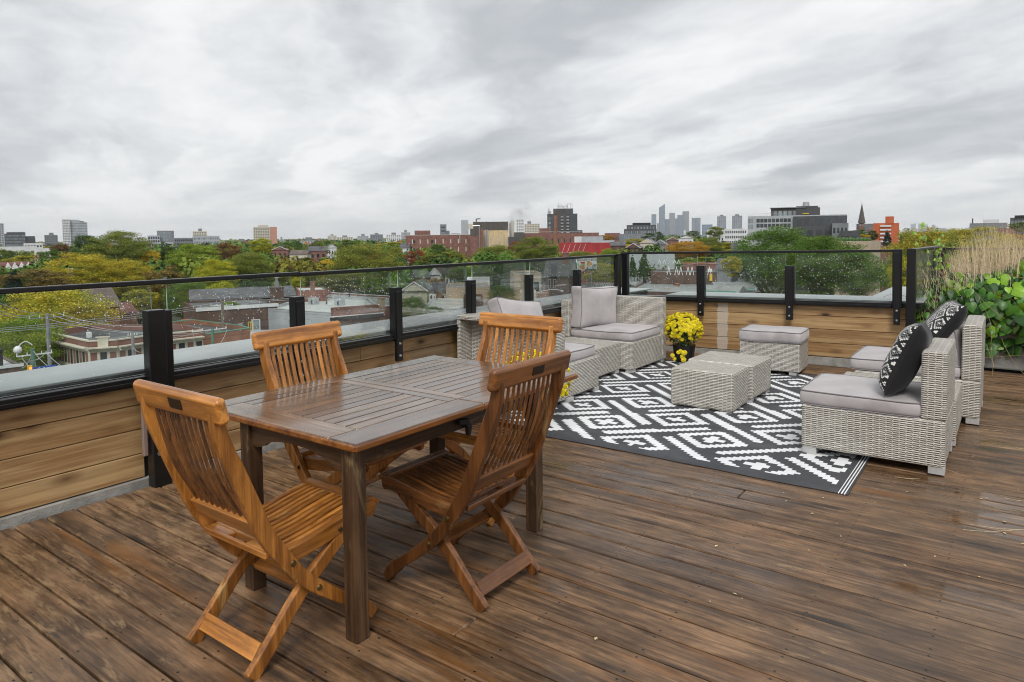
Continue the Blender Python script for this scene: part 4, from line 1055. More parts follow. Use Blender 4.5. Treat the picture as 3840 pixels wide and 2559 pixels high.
class Bld:
    """a building: local x along the facade to the right, y away from the camera, z = 0 at street level"""
    def __init__(s, label, px0, px1, top, dist, depth, wall, roof='roofd', yaw=0., cat='building', name='building', base=GZ, group=None, parapet=.5, z=None):
        if z is None: P0 = sight(px0, top, dist)
        else: P0 = at_z(px0, top, z)
        d1 = ray(px1, top); az = math.atan2(P0.y, P0.x) ; fx = Vector((math.sin(az), -math.cos(az)))
        mid = ray((px0+px1)/2, top); ma = math.atan2(mid.y, mid.x); fx = Vector((math.sin(ma), -math.cos(ma)))
        c, s_ = math.cos(R(yaw)), math.sin(R(yaw)); fx = Vector((fx.x*c-fx.y*s_, fx.x*s_+fx.y*c))
        # intersect with the sight line of px1
        det = fx.x*(-d1.y)+fx.y*d1.x; W = (-P0.x*(-d1.y)-P0.y*d1.x)/det
        s.W = W; s.D = depth; s.H = P0.z-base
        s.t = thing(name, label, cat, (P0.x, P0.y, base), math.atan2(fx.y, fx.x), group)
        bevel_ = MB().box(0, W, 0, depth, 0, s.H-parapet); bevel_.build('wall', M[wall], s.t)
        if parapet:
            q = .25; mb = MB()
            mb.box(0, W, 0, q, s.H-parapet, s.H).box(0, W, depth-q, depth, s.H-parapet, s.H).box(0, q, q, depth-q, s.H-parapet, s.H).box(W-q, W, q, depth-q, s.H-parapet, s.H)
            mb.build('parapet', M[wall], s.t)
            MB().box(q, W-q, q, depth-q, s.H-parapet+.004, s.H-parapet+.03).build('roof', M[roof], s.t)
        else: MB().box(0, W, 0, depth, s.H, s.H+.12).build('roof', M[roof], s.t)
        s.wall = wall
    def win(s, n, m_, x0=0, x1=1, z0=0, z1=None, w=.55, h=.5, mt='pane', side=None, frame=None, name='window', out=.03):
        """n columns by m rows; x0,x1 as fractions of the facade, z0,z1 heights"""
        z1 = s.H-.6 if z1 is None else z1; L = s.W if side is None else s.D
        cw = (x1-x0)*L/n; ch = (z1-z0)/m_
        for j in range(m_):
            for i in range(n):
                a = x0*L+cw*(i+.5-w/2); b = a+cw*w; c = z0+ch*(j+.5-h/2); d = c+ch*h
                if side is None: q = (a, b, -out, .02)
                elif side == 'L': q = (-out, .02, a, b)
                else: q = (s.W-.02, s.W+out, a, b)
                f = ubox(name, s.t, mt, q[0], q[1], q[2], q[3], c, d)
                if frame:
                    g = MB(); 
                    if side is None:
                        k = min(.12, (b-a)*.12); g.box(a-k, b+k, -out-.05, -out+.01, c-k, c).box(a-k, b+k, -out-.05, -out+.01, d, d+k).box(a-k, a, -out-.05, -out+.01, c, d).box(b, b+k, -out-.05, -out+.01, c, d)
                        g.build('window_frame', M[frame], s.t)
        return s
    def box(s, name, mt, x0, x1, y0, y1, z0, z1):
        MB().bbox(x0, x1, y0, y1, z0, z1, .02).build(name, M[mt], s.t); return s
    def band(s, name, mt, z0, z1, out=.12, x0=0, x1=None):
        x1 = s.W if x1 is None else x1
        MB().box(x0-out, x1+out, -out, .0, z0, z1).build(name, M[mt], s.t); return s
    def pent(s, a, b, h, mt='grey', y0=.2, y1=.7, name='roof_house'):
        MB().box(a*s.W, b*s.W, s.D*y0, s.D*y1, s.H-.5, s.H+h).build(name, M[mt], s.t); return s
    def chimney(s, x, y, h, w=.7, mt='brick'):
        MB().box(x, x+w, y, y+w, s.H-.6, s.H+h).box(x-.06, x+w+.06, y-.06, y+w+.06, s.H+h, s.H+h+.12).build('chimney', M[mt], s.t); return s
    def ac(s, x, y, w=1.0, h=.9, mt='white'):
        o = MB().bbox(x, x+w, y, y+w*.7, s.H-.35, s.H-.35+h, .03).build('air_conditioner', M[mt], s.t)
        MB().cyl((x+w*.5, y-.02, s.H-.35+h*.5), (x+w*.5, y+.03, s.H-.35+h*.5), h*.38, n=14).build('fan_grille', M['dgrey'], o); return s
    def gable(s, h, mt='shingle', over=.35, ridge='x', wallmt=None):
        """pitched roof; ridge along x (eaves face us) or y (gable faces us)"""
        W, D, H = s.W, s.D, s.H
        mb = MB()
        if ridge == 'x':
            v = [(-over, -over, H-.1), (W+over, -over, H-.1), (W+over, D+over, H-.1), (-over, D+over, H-.1), (-over, D/2, H+h), (W+over, D/2, H+h)]
            mb.add(v, [(0, 1, 5, 4), (2, 3, 4, 5), (3, 0, 4), (1, 2, 5), (0, 3, 2, 1)])
        else:
            v = [(-over, -over, H-.1), (W+over, -over, H-.1), (W+over, D+over, H-.1), (-over, D+over, H-.1), (W/2, -over, H+h), (W/2, D+over, H+h)]
            mb.add(v, [(3, 0, 4, 5), (1, 2, 5, 4), (0, 1, 4), (2, 3, 5), (0, 3, 2, 1)])
            g = MB().add([(.1, -over-.03, H+.05), (W-.1, -over-.03, H+.05), (W/2, -over-.03, H+h-.35)], [(0, 1, 2)]); g.build('gable', M[wallmt or s.wall], s.t)
            t = MB(); 
            for sg, xe in ((1, -over), (-1, W+over)):
                a = Vector((xe, -over-.05, H-.1)); b = Vector((W/2, -over-.05, H+h)); t.tube([a, b], .14, 4)
            t.build('barge_board', M['white'], s.t)
        mb.build('roof', M[mt], s.t); return s

# ---- near roofs and houses, left to right
# corner brick commercial block with cream cornice: an outline with a cut-off corner
ZP = -4.25
pts = [at_z(179, 1247, ZP), at_z(331, 1280, ZP), at_z(441, 1274, ZP), at_z(560, 1258, ZP), at_z(760, 1238, ZP)]
back = [at_z(690, 1222, ZP), at_z(345, 1222, ZP)]
T = thing('corner_building', 'red brick corner building with cream cornice and stone window surrounds across the street', 'building', (pts[0].x, pts[0].y, GZ))
o0 = Vector((pts[0].x, pts[0].y, 0)); loc2 = [(p.x-o0.x, p.y-o0.y) for p in pts+back]; HT = zc(ZP)-GZ
MB().prism(loc2, 0, HT-.55).build('wall', M['brick'], T)
cen = Vector((sum(p[0] for p in loc2)/7, sum(p[1] for p in loc2)/7))
MB().prism([tuple(cen+(Vector(p)-cen)*.97) for p in loc2], HT-.549, HT-.52).build('roof', M['roofd'], T)
def along(a, b, name, mt, z0, z1, out, x0=0., x1=None, parent=T, ins=.02):
    A_, B__ = Vector(a), Vector(b); d = (B__-A_); L = d.length; d.normalize(); n = Vector((d.y, -d.x)); 
    if n.dot(-(Vector((o0.x, o0.y))+A_)) < 0: n = -n
    x1 = L if x1 is None else x1
    q = [A_+d*x0-n*ins, A_+d*x1-n*ins, A_+d*x1+n*out, A_+d*x0+n*out]
    return MB().prism([tuple(p) for p in q], z0, z1).build(name, M[mt], parent)
for i in range(4):
    a, b = loc2[i], loc2[i+1]; L = (Vector(b)-Vector(a)).length
    along(a, b, 'parapet', 'brick', HT-.549, HT-.08, .02, ins=.22); along(a, b, 'parapet_cap', 'stonework', HT-.08, HT+.06, .08, ins=.26)
    along(a, b, 'cornice', 'stonework', HT-.92, HT-.80, .42); along(a, b, 'cornice', 'stonework', HT-.80, HT-.68, .58); along(a, b, 'cornice', 'stonework', HT-1.06, HT-.92, .24)
    along(a, b, 'stone_band', 'stonework', HT-3.0, HT-1.06, .05); along(a, b, 'stone_sill', 'stonework', HT-3.25, HT-3.0, .20)
    n = max(2, int(L/.82)); st = L/n
    for k in range(n):
        if i == 0: mt = 'pane' if k % 2 == 0 else 'brick'
        elif i == 1: mt = 'pane' if k == n//2 else 'brick'
        else: mt = 'brick' if k % 2 == 0 else 'pane'
        along(a, b, 'window' if mt == 'pane' else 'brick_panel', mt, HT-2.85, HT-1.25, .09, st*(k+.17), st*(k+.83))
for a, b in zip(loc2[4:]+loc2[:1], loc2[5:]+loc2[:1]):
    if (Vector(a)-Vector(b)).length > .1: along(a, b, 'parapet', 'brick', HT-.549, HT+.1, .02, ins=.3)
a, b = Vector(loc2[1]), Vector(loc2[2]); L = (b-a).length
along(loc2[1], loc2[2], 'shield', 'stonework', HT-.72, HT+.30, .14, L*.32, L*.68); along(loc2[1], loc2[2], 'shield', 'stonework', HT+.30, HT+.42, .2, L*.26, L*.74)
p = at_z(323, 1262, ZP-.2)-o0; MB().bbox(p.x, p.x+.55, p.y, p.y+.4, HT-.52, HT+.12, .02).build('air_conditioner', M['white'], T)
p = at_z(300, 1245, ZP)-o0; MB().add([(p.x-1.2, p.y-.4, HT-.5), (p.x+.6, p.y+1.2, HT-.5), (p.x+.6, p.y+1.2, HT+.3), (p.x+2.6, p.y+2.0, HT-.5)], [(0, 1, 2), (1, 3, 2), (0, 2, 3)]).build('stair_hood', M['roofd'], T)
# brick roof with green coping behind it
def flat(label, corners, z, wall, roof, cope=None, par=.55, cat='building', name='building', base=GZ, extra=None):
    P = [at_z(x, y, z) for x, y in corners]; o = P[0].copy(); o.z = base; H = zc(z)-base
    t = thing(name, label, cat, tuple(o)); q = [(p.x-o.x, p.y-o.y) for p in P]; c = Vector((sum(a for a, _ in q)/len(q), sum(b for _, b in q)/len(q)))
    inn = [tuple(c+(Vector(p)-c)*.955) for p in q]
    MB().prism(q, 0, H-par).build('wall', M[wall], t); MB().prism(inn, H-par+.003, H-par+.03).build('roof', M[roof], t)
    n = len(q)
    for i in range(n):
        mb = MB(); a, b, ai, bi = q[i], q[(i+1) % n], inn[i], inn[(i+1) % n]
        mb.prism([a, b, bi, ai], H-par+.035, H); mb.build('parapet', M[wall], t)
        if cope:
            e = 1.004; a2, b2 = [tuple(c+(Vector(p)-c)*e) for p in (a, b)]; MB().prism([a2, b2, bi, ai], H+.002, H+.09).build('coping', M[cope], t)
    return t, o, H
def onroof(t, o, kind, px, py, z, w, h, mt, n=0):
    p = at_z(px, py, z)-Vector((o.x, o.y, 0)); zz = zc(z)-o.z
    if kind == 'box': ob = MB().bbox(p.x-w/2, p.x+w/2, p.y-w/2, p.y+w/2, zz, zz+h, .02).build('roof_unit', M[mt], t)
    elif kind == 'ac':
        ob = MB().bbox(p.x-w/2, p.x+w/2, p.y-w*.35, p.y+w*.35, zz, zz+h, .03).build('air_conditioner', M[mt], t)
        d = Vector((-p.x-o.x, -p.y-o.y, 0)).normalized(); c = Vector((p.x, p.y, zz+h*.52))
        MB().cyl(c+d*w*.40, c+d*w*.43, h*.36, n=12).build('fan_grille', M['dgrey'], ob)
    elif kind == 'chim': ob = MB().box(p.x-w/2, p.x+w/2, p.y-w/2, p.y+w/2, zz-.6, zz+h).box(p.x-w*.6, p.x+w*.6, p.y-w*.6, p.y+w*.6, zz+h, zz+h+.1).build('chimney', M[mt], t)
    elif kind == 'vent': ob = MB().cyl((p.x, p.y, zz-.3), (p.x, p.y, zz+h), w/2, n=8).cyl((p.x, p.y, zz+h), (p.x, p.y, zz+h+.12), w*.8, w*.3, n=8).build('roof_vent', M[mt], t)
    return ob
t, o, H = flat('low orange brick building with green edged roof behind the corner building', [(560, 1252), (723, 1263), (938, 1232), (905, 1222), (723, 1200), (600, 1212)], -4.7, 'brick_or', 'roofd', 'copper')
onroof(t, o, 'box', 700, 1219, -5.1, 1.1, .8, 'brick_or')
t, o, H = flat('pale flat roof directly behind the second dining chair', [(720, 1330), (1010, 1300), (1240, 1252), (1090, 1236), (940, 1238), (730, 1275)], -5.7, 'lgrey', 'roofw', None, .3)
rail = MB()
for k in range(3): rail.tube([at_z(932+k*9, 1240, -5.0)-o, at_z(932+k*9, 1240, -5.0)-o+Vector((0, 0, 1.1))], .05, 5)
rail.tube([at_z(932, 1240, -5)-o+Vector((0, 0, 1.1)), at_z(950, 1240, -5)-o+Vector((0, 0, 1.1))], .05, 5).build('yellow_guard', M['yellowp'], t)
b = Bld('long dark brick building with white roof edge behind the wooden pole', 738, 1040, 1157, 58, 12, 'brick_br', 'roofd', 12, parapet=.25)
b.band('fascia', 'whitewall', b.H-.45, b.H+.05, .15); b.win(1, 1, .49, .54, b.H-4.4, b.H-2.6, .8, .9, 'paneb', frame='white').win(1, 1, .66, .77, b.H-3.8, b.H-2.2, .8, .9, 'paneb', frame='white')
b = Bld('dark sloped roof behind the long brick building', 720, 1110, 1128, 74, 12, 'brick_br', 'shingle', 5, parapet=0); b.gable(1.6, 'shingle')
t, o, H = flat('grey walled commercial building with a white roof and two air conditioners', [(987, 1157), (1245, 1176), (1420, 1150), (1380, 1118), (1190, 1110)], -4.2, 'lgrey', 'roofw', 'coping', .35)
onroof(t, o, 'ac', 1176, 1147, -4.5, 1.5, 1.3, 'lgrey'); onroof(t, o, 'ac', 1274, 1150, -4.5, 1.5, 1.2, 'lgrey'); onroof(t, o, 'vent', 1225, 1147, -4.5, .25, .6, 'dgrey'); onroof(t, o, 'chim', 1431, 1140, -4.3, .8, .9, 'stucco')
for k in range(2):
    q = at_z(1085+k*85, 1225, -5.2)-o; MB().tube([q+Vector((0, 0, -2)), q+Vector((0, 0, .9)), q+Vector((-1.0, -.3, 1.0))], .05, 5).build('sign_light', M['pole'], t)
b = Bld('brown brick shop front with a dark cornice and small pale windows behind the glass', 1248, 1421, 1156, 40.5, .6, 'brick', 'roofd', 24, parapet=.1)
b.band('cornice', 'blackm', b.H-1.35, b.H-.95, .35); b.band('cornice', 'whitewall', b.H-.94, b.H-.88, .4); b.win(3, 1, .05, .98, b.H-3.2, b.H-1.7, .36, .9, 'paneb')
t, o, H = flat('wide grey flat roof beyond the white roofed building', [(1222, 1132), (1470, 1150), (1478, 1112), (1235, 1098)], -4.9, 'brick', 'roofg', 'whitewall', .3)
onroof(t, o, 'chim', 1172+60, 1110, -4.9, .8, 1.3, 'brick'); onroof(t, o, 'vent', 1310, 1120, -5.1, .3, .9, 'blackm'); onroof(t, o, 'vent', 1370, 1118, -5.1, .3, .5, 'lgrey')
T = thing('brick_chimney', 'tall brown brick chimney with a shiny metal cap in front of the trees', 'chimney', tuple(at_z(1041, 1180, -5.3))); 
MB().box(-.75, .75, -.75, .75, -4, 4.3).box(-.85, .85, -.85, .85, 4.3, 4.5).build('stack', M['brick_br'], T); MB().cyl((0, 0, 4.5), (0, 0, 5.4), .4, n=12).cyl((0, 0, 5.4), (0, 0, 6.1), .22, n=10).cyl((0, 0, 6.1), (0, 0, 6.35), .42, .1, n=12).build('metal_cap', M['steel'], T)
b = Bld('low brick house with pale flat roof and chimney left of the white roof', 1118, 1225, 1090, 66, 8, 'brick', 'roofw', 4, parapet=.2); b.chimney(b.W*.45, 1, 1.3)
b = Bld('cream gabled house with grey shingle roof between the railing posts', 1508, 1600, 1092, 70, 9, 'cream', 'shingle', -10, parapet=0, cat='house', name='house'); b.gable(1.7, 'shingle', ridge='y', wallmt='cream')
b = Bld('grey shingled house beside the cream gable', 1560, 1680, 1096, 74, 8, 'cream', 'shingleb', 8, parapet=0, cat='house', name='house'); b.gable(1.5, 'shingle'); b.win(2, 1, .5, .95, b.H-2.4, b.H-.6, .4, .8, 'pane', frame='white')
b = Bld('beige flat roofed garage block behind the third small post', 1672, 1838, 1078, 68, 12, 'stucco', 'roofg', 0, parapet=.4)
b = Bld('pale green box building above the beige block', 1752, 1836, 1046, 84, 7, 'whitewall', 'roofg', 0, parapet=.2)
t, o, H = flat('grey flat roof with chimneys and air conditioners behind the far dining chair', [(1585, 1165), (1738, 1152), (1800, 1122), (1620, 1118)], -4.6, 'whitewall', 'roofw', None, .3)
onroof(t, o, 'ac', 1622, 1128, -4.8, 1.1, 1.2, 'white'); onroof(t, o, 'chim', 1648, 1122, -4.7, .7, 1.0, 'brick_or'); onroof(t, o, 'ac', 1694, 1122, -4.8, 1.0, .9, 'lgrey')
b = Bld('narrow dark brick building in front of the beige stucco building', 1738, 1812, 1122, 45, 7, 'brick_br', 'roofg', 0, parapet=.3)
T = thing('roof_unit', 'small blue and white air conditioner on a roof edge behind the glass', 'air conditioner', tuple(at_z(1583, 1188, -5.0)))
MB().bbox(-.4, .4, -.3, .3, -1.2, .45, .02).build('unit_case', M['white'], T); MB().bbox(-.05, .32, -.34, -.30, -.2, .35, .01).build('blue_panel', M['bluep'], T)
b = Bld('beige stucco building with pale windows left of the billboard', 1928, 2030, 1026, 62, 9, 'stucco', 'roofd', 6, parapet=.3); b.win(1, 1, .70, .95, b.H-3.3, b.H-1.2, .8, .8, 'pane', frame='white')
b = Bld('house with a steep dark roof and brick chimney beside the billboard', 2045, 2145, 1035, 68, 9, 'brick_br', 'shingle', -6, parapet=0, cat='house', name='house'); b.gable(3.0, 'shingle', ridge='x'); b.chimney(b.W*.62, 3, 4.0, .9); b.win(2, 1, .05, .45, b.H-2.4, b.H-.5, .4, .8, 'pane', frame='white')
t, o, H = flat('dark roofed brick shops behind the tall grey pillow', [(1998, 1112), (2158, 1106), (2330, 1082), (2300, 1058), (2040, 1060)], -4.3, 'brick', 'roofd', 'dgrey', .4)
onroof(t, o, 'ac', 2130, 1078, -4.5, .9, 1.3, 'white'); onroof(t, o, 'box', 2075, 1085, -4.6, 2.2, .7, 'dgrey'); onroof(t, o, 'ac', 2010, 1085, -4.5, .9, .8, 'white')
mb = MB()
for k in range(11): q = at_z(2222+k*9, 1078, -3.9)-o; mb.tube([q, q+Vector((.5, 0, .9)), q+Vector((.9, 0, 0))], .04, 4)
mb.tube([at_z(2220, 1078, -3.9)-o, at_z(2325, 1078, -3.9)-o], .04, 4).build('white_lattice', M['white'], t)
b = Bld('low beige shop wall near the street lamp behind the pillow', 1950, 2010, 1098, 50, 5, 'cream', 'roofg', 0, parapet=.2)
b = Bld('orange brick shop wall next to the beige shop', 2012, 2058, 1102, 52, 5, 'brick_or', 'roofg', 0, parapet=.2)
# roofs behind the back railing
t, o, H = flat('large wet grey flat roof with vents seen through the back railing', [(2340, 1092), (2620, 1100), (2980, 1094), (2880, 1046), (2450, 1040)], -5.1, 'brick_br', 'roofg', None, .25)
for x, y, k, w_, h_, mt in ((2382, 1070, 'box', 1.6, .8, 'lgrey'), (2420, 1064, 'vent', .3, .9, 'dgrey'), (2465, 1058, 'box', 1.3, .8, 'lgrey'), (2480, 1066, 'vent', .3, .8, 'dgrey'), (2540, 1078, 'chim', .9, .8, 'brick_or'),
    (2528, 1074, 'vent', .5, .9, 'dgrey'), (2360, 1080, 'box', .8, .8, 'dgrey'), (2582, 1062, 'vent', .2, .8, 'dgrey'), (2690, 1080, 'chim', 1.0, .6, 'brick'), (2720, 1064, 'ac', 1.1, 1.0, 'white'), (2620, 1066, 'box', 2.4, .35, 'white'), (2300+200, 1088, 'box', 1.0, .5, 'stucco')): onroof(t, o, k, x, y, -5.35, w_, h_, mt)
b = Bld('low green hipped roof in front of the big green trees', 2690, 2830, 1086, 58, 7, 'lgrey', 'copper', 8, parapet=0); b.gable(.9, 'roofg')
b = Bld('small grey hut roof at the foot of the big green trees', 2640, 2760, 1094, 52, 5, 'lgrey', 'copper', -14, parapet=0); b.gable(.7, 'roofg')
b = Bld('long row of dark roofed buildings with white gable frames', 2440, 2860, 1020, 95, 12, 'brick_br', 'roofd', 2, parapet=.3)
mb = MB()
for k, x in enumerate((2508, 2537, 2553, 2580, 2595, 2624, 2660)):
    q = sight(x, 1032, 92); a_ = b.t.matrix_basis.inverted() @ q; mb.tube([a_+Vector((-.42, -.6, 0)), a_+Vector((0, -.6, 2.0)), a_+Vector((.42, -.6, 0))], .09, 4)
mb.build('gable_frames', M['white'], b.t)
b.box('roof_unit', 'white', b.W*.52, b.W*.56, .5, 1.5, b.H-.2, b.H+.7); b.box('yellow_dormer', 'yellowp', b.W*.535, b.W*.56, -.3, 1, b.H-2.2, b.H-.6)
b = Bld('slope roofed grey building beside the big green trees', 2690, 2840, 1010, 84, 9, 'grey', 'shingle', -6, parapet=0); b.gable(2.2, 'shingle')
b = Bld('second row of dark flat roofs with red trim farther back', 2560, 2860, 985, 125, 10, 'brick', 'roofd', 3, parapet=.3)
b.band('trim', 'brick_or', b.H-.5, b.H, .1)
mb = MB()
for x in (2473, 2492, 2530, 2545): q = sight(x, 990, 120); a_ = b.t.matrix_basis.inverted() @ q; mb.tube([a_+Vector((-.5, -.6, 0)), a_+Vector((0, -.6, 1.3)), a_+Vector((.5, -.6, 0))], .1, 4)
mb.build('gable_frames', M['white'], b.t)
b = Bld('long pale concrete retaining wall behind the evergreens', 2340, 2530, 952, 150, 4, 'lgrey', 'roofg', 0, cat='wall', name='retaining_wall', parapet=.1)
# ---- street furniture
def pole(label, px, top, dist, r, mt, arm=None, base=GZ, name='utility_pole', cat='utility pole'):
    P = sight(px, top, dist); T = thing(name, label, cat, (P.x, P.y, base)); H = P.z-base
    MB().cyl((0, 0, 0), (0, 0, H), r*1.15, r, 10).build('pole', M[mt], T)
    if arm:
        az = math.atan2(P.y, P.x)-math.pi/2+R(arm[2]); d = Vector((math.cos(az), math.sin(az), 0)); 
        a = Vector((0, 0, H-arm[3]))-d*arm[0]; b = Vector((0, 0, H-arm[3]))+d*arm[1]; MB().tube([a, b], .055, 4).build('cross_arm', M['white' if len(arm) > 4 else mt], T)
        for t in (0.02, .3, .7, .98): q = a.lerp(b, t); MB().cyl(q, q+Vector((0, 0, .22)), .045, .03, 6).build('insulator', M['white'], T)
    return T, P
T1, P1 = pole('grey utility pole with cross arm in front of the yellow tree', 177, 1176, 38, .14, 'pole', (1.3, 1.2, 6, .35))
T2, P2 = pole('dark grey utility pole in front of the corner building', 497, 1255, 37, .13, 'pole', (.35, .35, 0, .1))
T3, P3 = pole('weathered wooden pole with short white cross arm behind the second post', 833, 1130, 52, .17, 'wpole', (1.4, 1.3, 4, .55, 1))
T5, P5 = pole('short green steel pole with a slanting white arm between the first two posts', 796, 1235, 38, .13, 'greenp', (1.9, 1.4, 26, .05, 1))
T6, P6 = pole('green steel street light pole at the intersection on the far left', 122, 1308, 33, .13, 'greenp', (1.0, 1.2, 12, .45, 1), name='street_light_pole', cat='pole')
L0 = Vector((0, 0, P6.z-GZ-.1)); d = (sight(66, 1303, 33)-P6); d.z = 0
MB().tube([L0+Vector((d.x*t, d.y*t, .55*math.sin(math.pi*(.15+.75*t))+.1)) for t in (0, .15, .3, .45, .6, .75, .9, 1)], .035, 6).build('lamp_arm', M['white'], T6)
MB().sph(L0+Vector((d.x, d.y, .1)), .27, 12, 8, (1, 1, 1.05)).build('lamp_globe', M['white'], T6)
ts = sight(114, 1384, 32); T7 = thing('traffic_light', 'yellow traffic light with its red lamp lit at the bottom left intersection', 'traffic light', tuple(ts), math.atan2(ts.y, ts.x)-math.pi/2)
MB().bbox(-.20, .12, -.12, .12, -.55, .25, .03).build('signal_case', M['yellowp'], T7)
lm, out = new_mat('red_lamp'); principled(out, (.8, .08, .02), .4, emis=(1, .16, .04), estr=3.0)
MB().cyl((.02, -.20, .06), (.02, -.12, .06), .085, n=12).build('lit_lamp', lm, T7); MB().cyl((.02, -.2, -.18), (.02, -.12, -.18), .08, n=12).build('lens', M['dgrey'], T7)
MB().tube([(0, 0, .25), (0, 0, .55), (.6, .2, .6)], .03, 5).build('bracket', M['pole'], T7)
sg = sight(166, 1382, 32); T8 = thing('street_sign', 'blue street name sign hanging at the bottom left intersection', 'sign', tuple(sg), math.atan2(sg.y, sg.x)-math.pi/2+R(8))
MB().bbox(-.72, .72, -.02, .02, -.15, .17, .01).build('sign_plate', M['bluep'], T8)
def text(body, size, parent, loc, mt, rot=(R(90), 0, 0), name='lettering', bold=0., ax='CENTER', sx=1.):
    c = bpy.data.curves.new('txt', 'FONT'); c.body = body; c.size = size; c.align_x = ax; c.offset = bold; c.extrude = .004; c.resolution_u = 2
    o = bpy.data.objects.new('txt', c); COL.objects.link(o); bpy.context.view_layer.update()
    me = bpy.data.meshes.new_from_object(o.evaluated_get(bpy.context.evaluated_depsgraph_get())); bpy.data.objects.remove(o)
    me.materials.clear(); me.materials.append(M[mt]); o2 = link(name, me, parent, loc, rot, (sx, 1, 1)); return o2
text('College', .27, T8, (0, -.03, -.09), 'white', bold=.004)
MB().tube([(-.5, 0, .17), (-.5, 0, .5), (-1.4, .1, .6)], .02, 5).build('bracket', M['pole'], T8)
pl_, Pl = pole('curved white street lamp behind the glass left of the corner chair', 2012, 1095, 44, .07, 'pole', name='street_lamp', cat='street lamp')
d = sight(2108, 1096, 44)-Pl; MB().tube([(0, 0, Pl.z-GZ-.2)]+[(d.x*t, d.y*t, Pl.z-GZ+.35*math.sin(t*2.4)-.1) for t in (.25, .5, .75, 1)], .04, 6).build('lamp_arm', M['white'], pl_); MB().sph((d.x, d.y, Pl.z-GZ+.05), .16, 10, 6).build('lamp_globe', M['white'], pl_)
pl_, Pl = pole('small white street lamp beyond the sofa behind the glass', 1850, 1150, 44, .07, 'pole', name='street_lamp', cat='street lamp')
d = sight(1908, 1130, 44)-Pl; MB().tube([(0, 0, Pl.z-GZ-.2)]+[(d.x*t, d.y*t, Pl.z-GZ+.5*math.sin(t*2.2)) for t in (.25, .5, .75, 1)], .045, 6).build('lamp_arm', M['white'], pl_)
def wires(label, ends, sag, r=.026, off=None):
    mb = MB()
    for (a, b) in ends:
        A_ = sight(*a); B__ = sight(*b); pts = []
        for k in range(15): t = k/14; q = A_.lerp(B__, t); q.z -= sag*4*t*(1-t); pts.append(q)
        mb.tube(pts, r, 4)
    return tag(mb.build('power_lines', M['wire']), label, 'wires', 'power lines strung over the street', 'stuff')
wires('three pale power lines sagging from the left edge to the grey pole', [((-60, 1105, 30), (158, 1174, 38)), ((-60, 1140, 30), (138, 1181, 38)), ((-60, 1153, 30), (126, 1185, 38))], .35)
wires('power lines running from the grey pole to the right over the corner building', [((208, 1172, 38), (600, 1222, 38)), ((190, 1180, 38), (600, 1246, 38)), ((148, 1188, 38), (640, 1250, 38))], .5)
wires('three parallel power lines crossing in front of the yellow tree', [((-40, 1236, 34), (833, 1132, 52)), ((-40, 1243, 34), (833, 1140, 52)), ((-40, 1250, 34), (810, 1150, 52))], .25)
wires('power lines from the wooden pole to the right over the flat roofs', [((833, 1130, 52), (1476, 1062, 88)), ((870, 1133, 52), (1470, 1068, 88)), ((1476, 1062, 88), (1930, 1022, 90)), ((1470, 1068, 88), (1940, 1030, 90)), ((1930, 1022, 90), (2300, 985, 100)), ((1940, 1030, 90), (2330, 992, 100))], .9, .034)
wires('slack service cables round the green poles', [((66, 1375, 33), (122, 1320, 33)), ((75, 1335, 33), (176, 1318, 34)), ((80, 1340, 33), (190, 1400, 31)), ((170, 1320, 34), (330, 1400, 31)), ((122, 1312, 33), (250, 1395, 31)), ((497, 1300, 37), (552, 1300, 36)), ((724, 1252, 38), (735, 1300, 38)), ((800, 1300, 38), (850, 1240, 45)), ((780, 1244, 38), (560, 1222, 45)), ((760, 1246, 38), (560, 1236, 45)), ((722, 1250, 38), (560, 1246, 45))], .5, .02)
wires('thin wires over the roofs behind the back railing', [((2330, 992, 100), (2560, 985, 105)), ((2330, 1003, 100), (2620, 985, 108)), ((2620, 985, 108), (2990, 968, 110))], .9, .03)
# rooftop edge at the very left bottom
b = Bld('low brick roof corner with pale edge at the bottom left beyond the coping', -60, 82, 1385, 30, 6, 'brick_br', 'roofw', 10, parapet=.1); b.band('coping', 'whitewall', b.H-.1, b.H+.08, .1); b.chimney(b.W*.42, 1, .9, .35, 'blackm')
# billboard
bb = sight(2193, 990, 72); T = thing('billboard', 'white billboard reading BOWLS LIKE A BOSS with three food bowls and the word freshii', 'billboard', tuple(bb), math.atan2(bb.y, bb.x)-math.pi/2)
k_ = 72*KD*math.cos(math.atan((2193-PPX)/FPX))/FPX; hw_, hh_ = 44.5*k_, 25*k_
MB().bbox(-hw_, hw_, -.10, .15, -hh_, hh_, .06).build('board', M['white'], T)
bgm = plain('dark_green_print', (.02, .075, .055), .5); MB().box(-hw_+.06, hw_-.06, -.125, -.101, -hh_+.05, -hh_*.42).build('print_panel', bgm, T); MB().box(hw_*.30, hw_-.06, -.1245, -.101, -hh_*.42+.002, -hh_*.1).build('print_panel', bgm, T)
M['ink'] = plain('ink', (.03, .04, .06), .5)
text('BOWLS LIKE A BOSS', .55, T, (0, -.13, hh_*.48), 'ink', bold=.006, sx=.93)
text('freshii', .95, T, (hw_*.52, -.135, -hh_*.74), 'white', bold=.012)
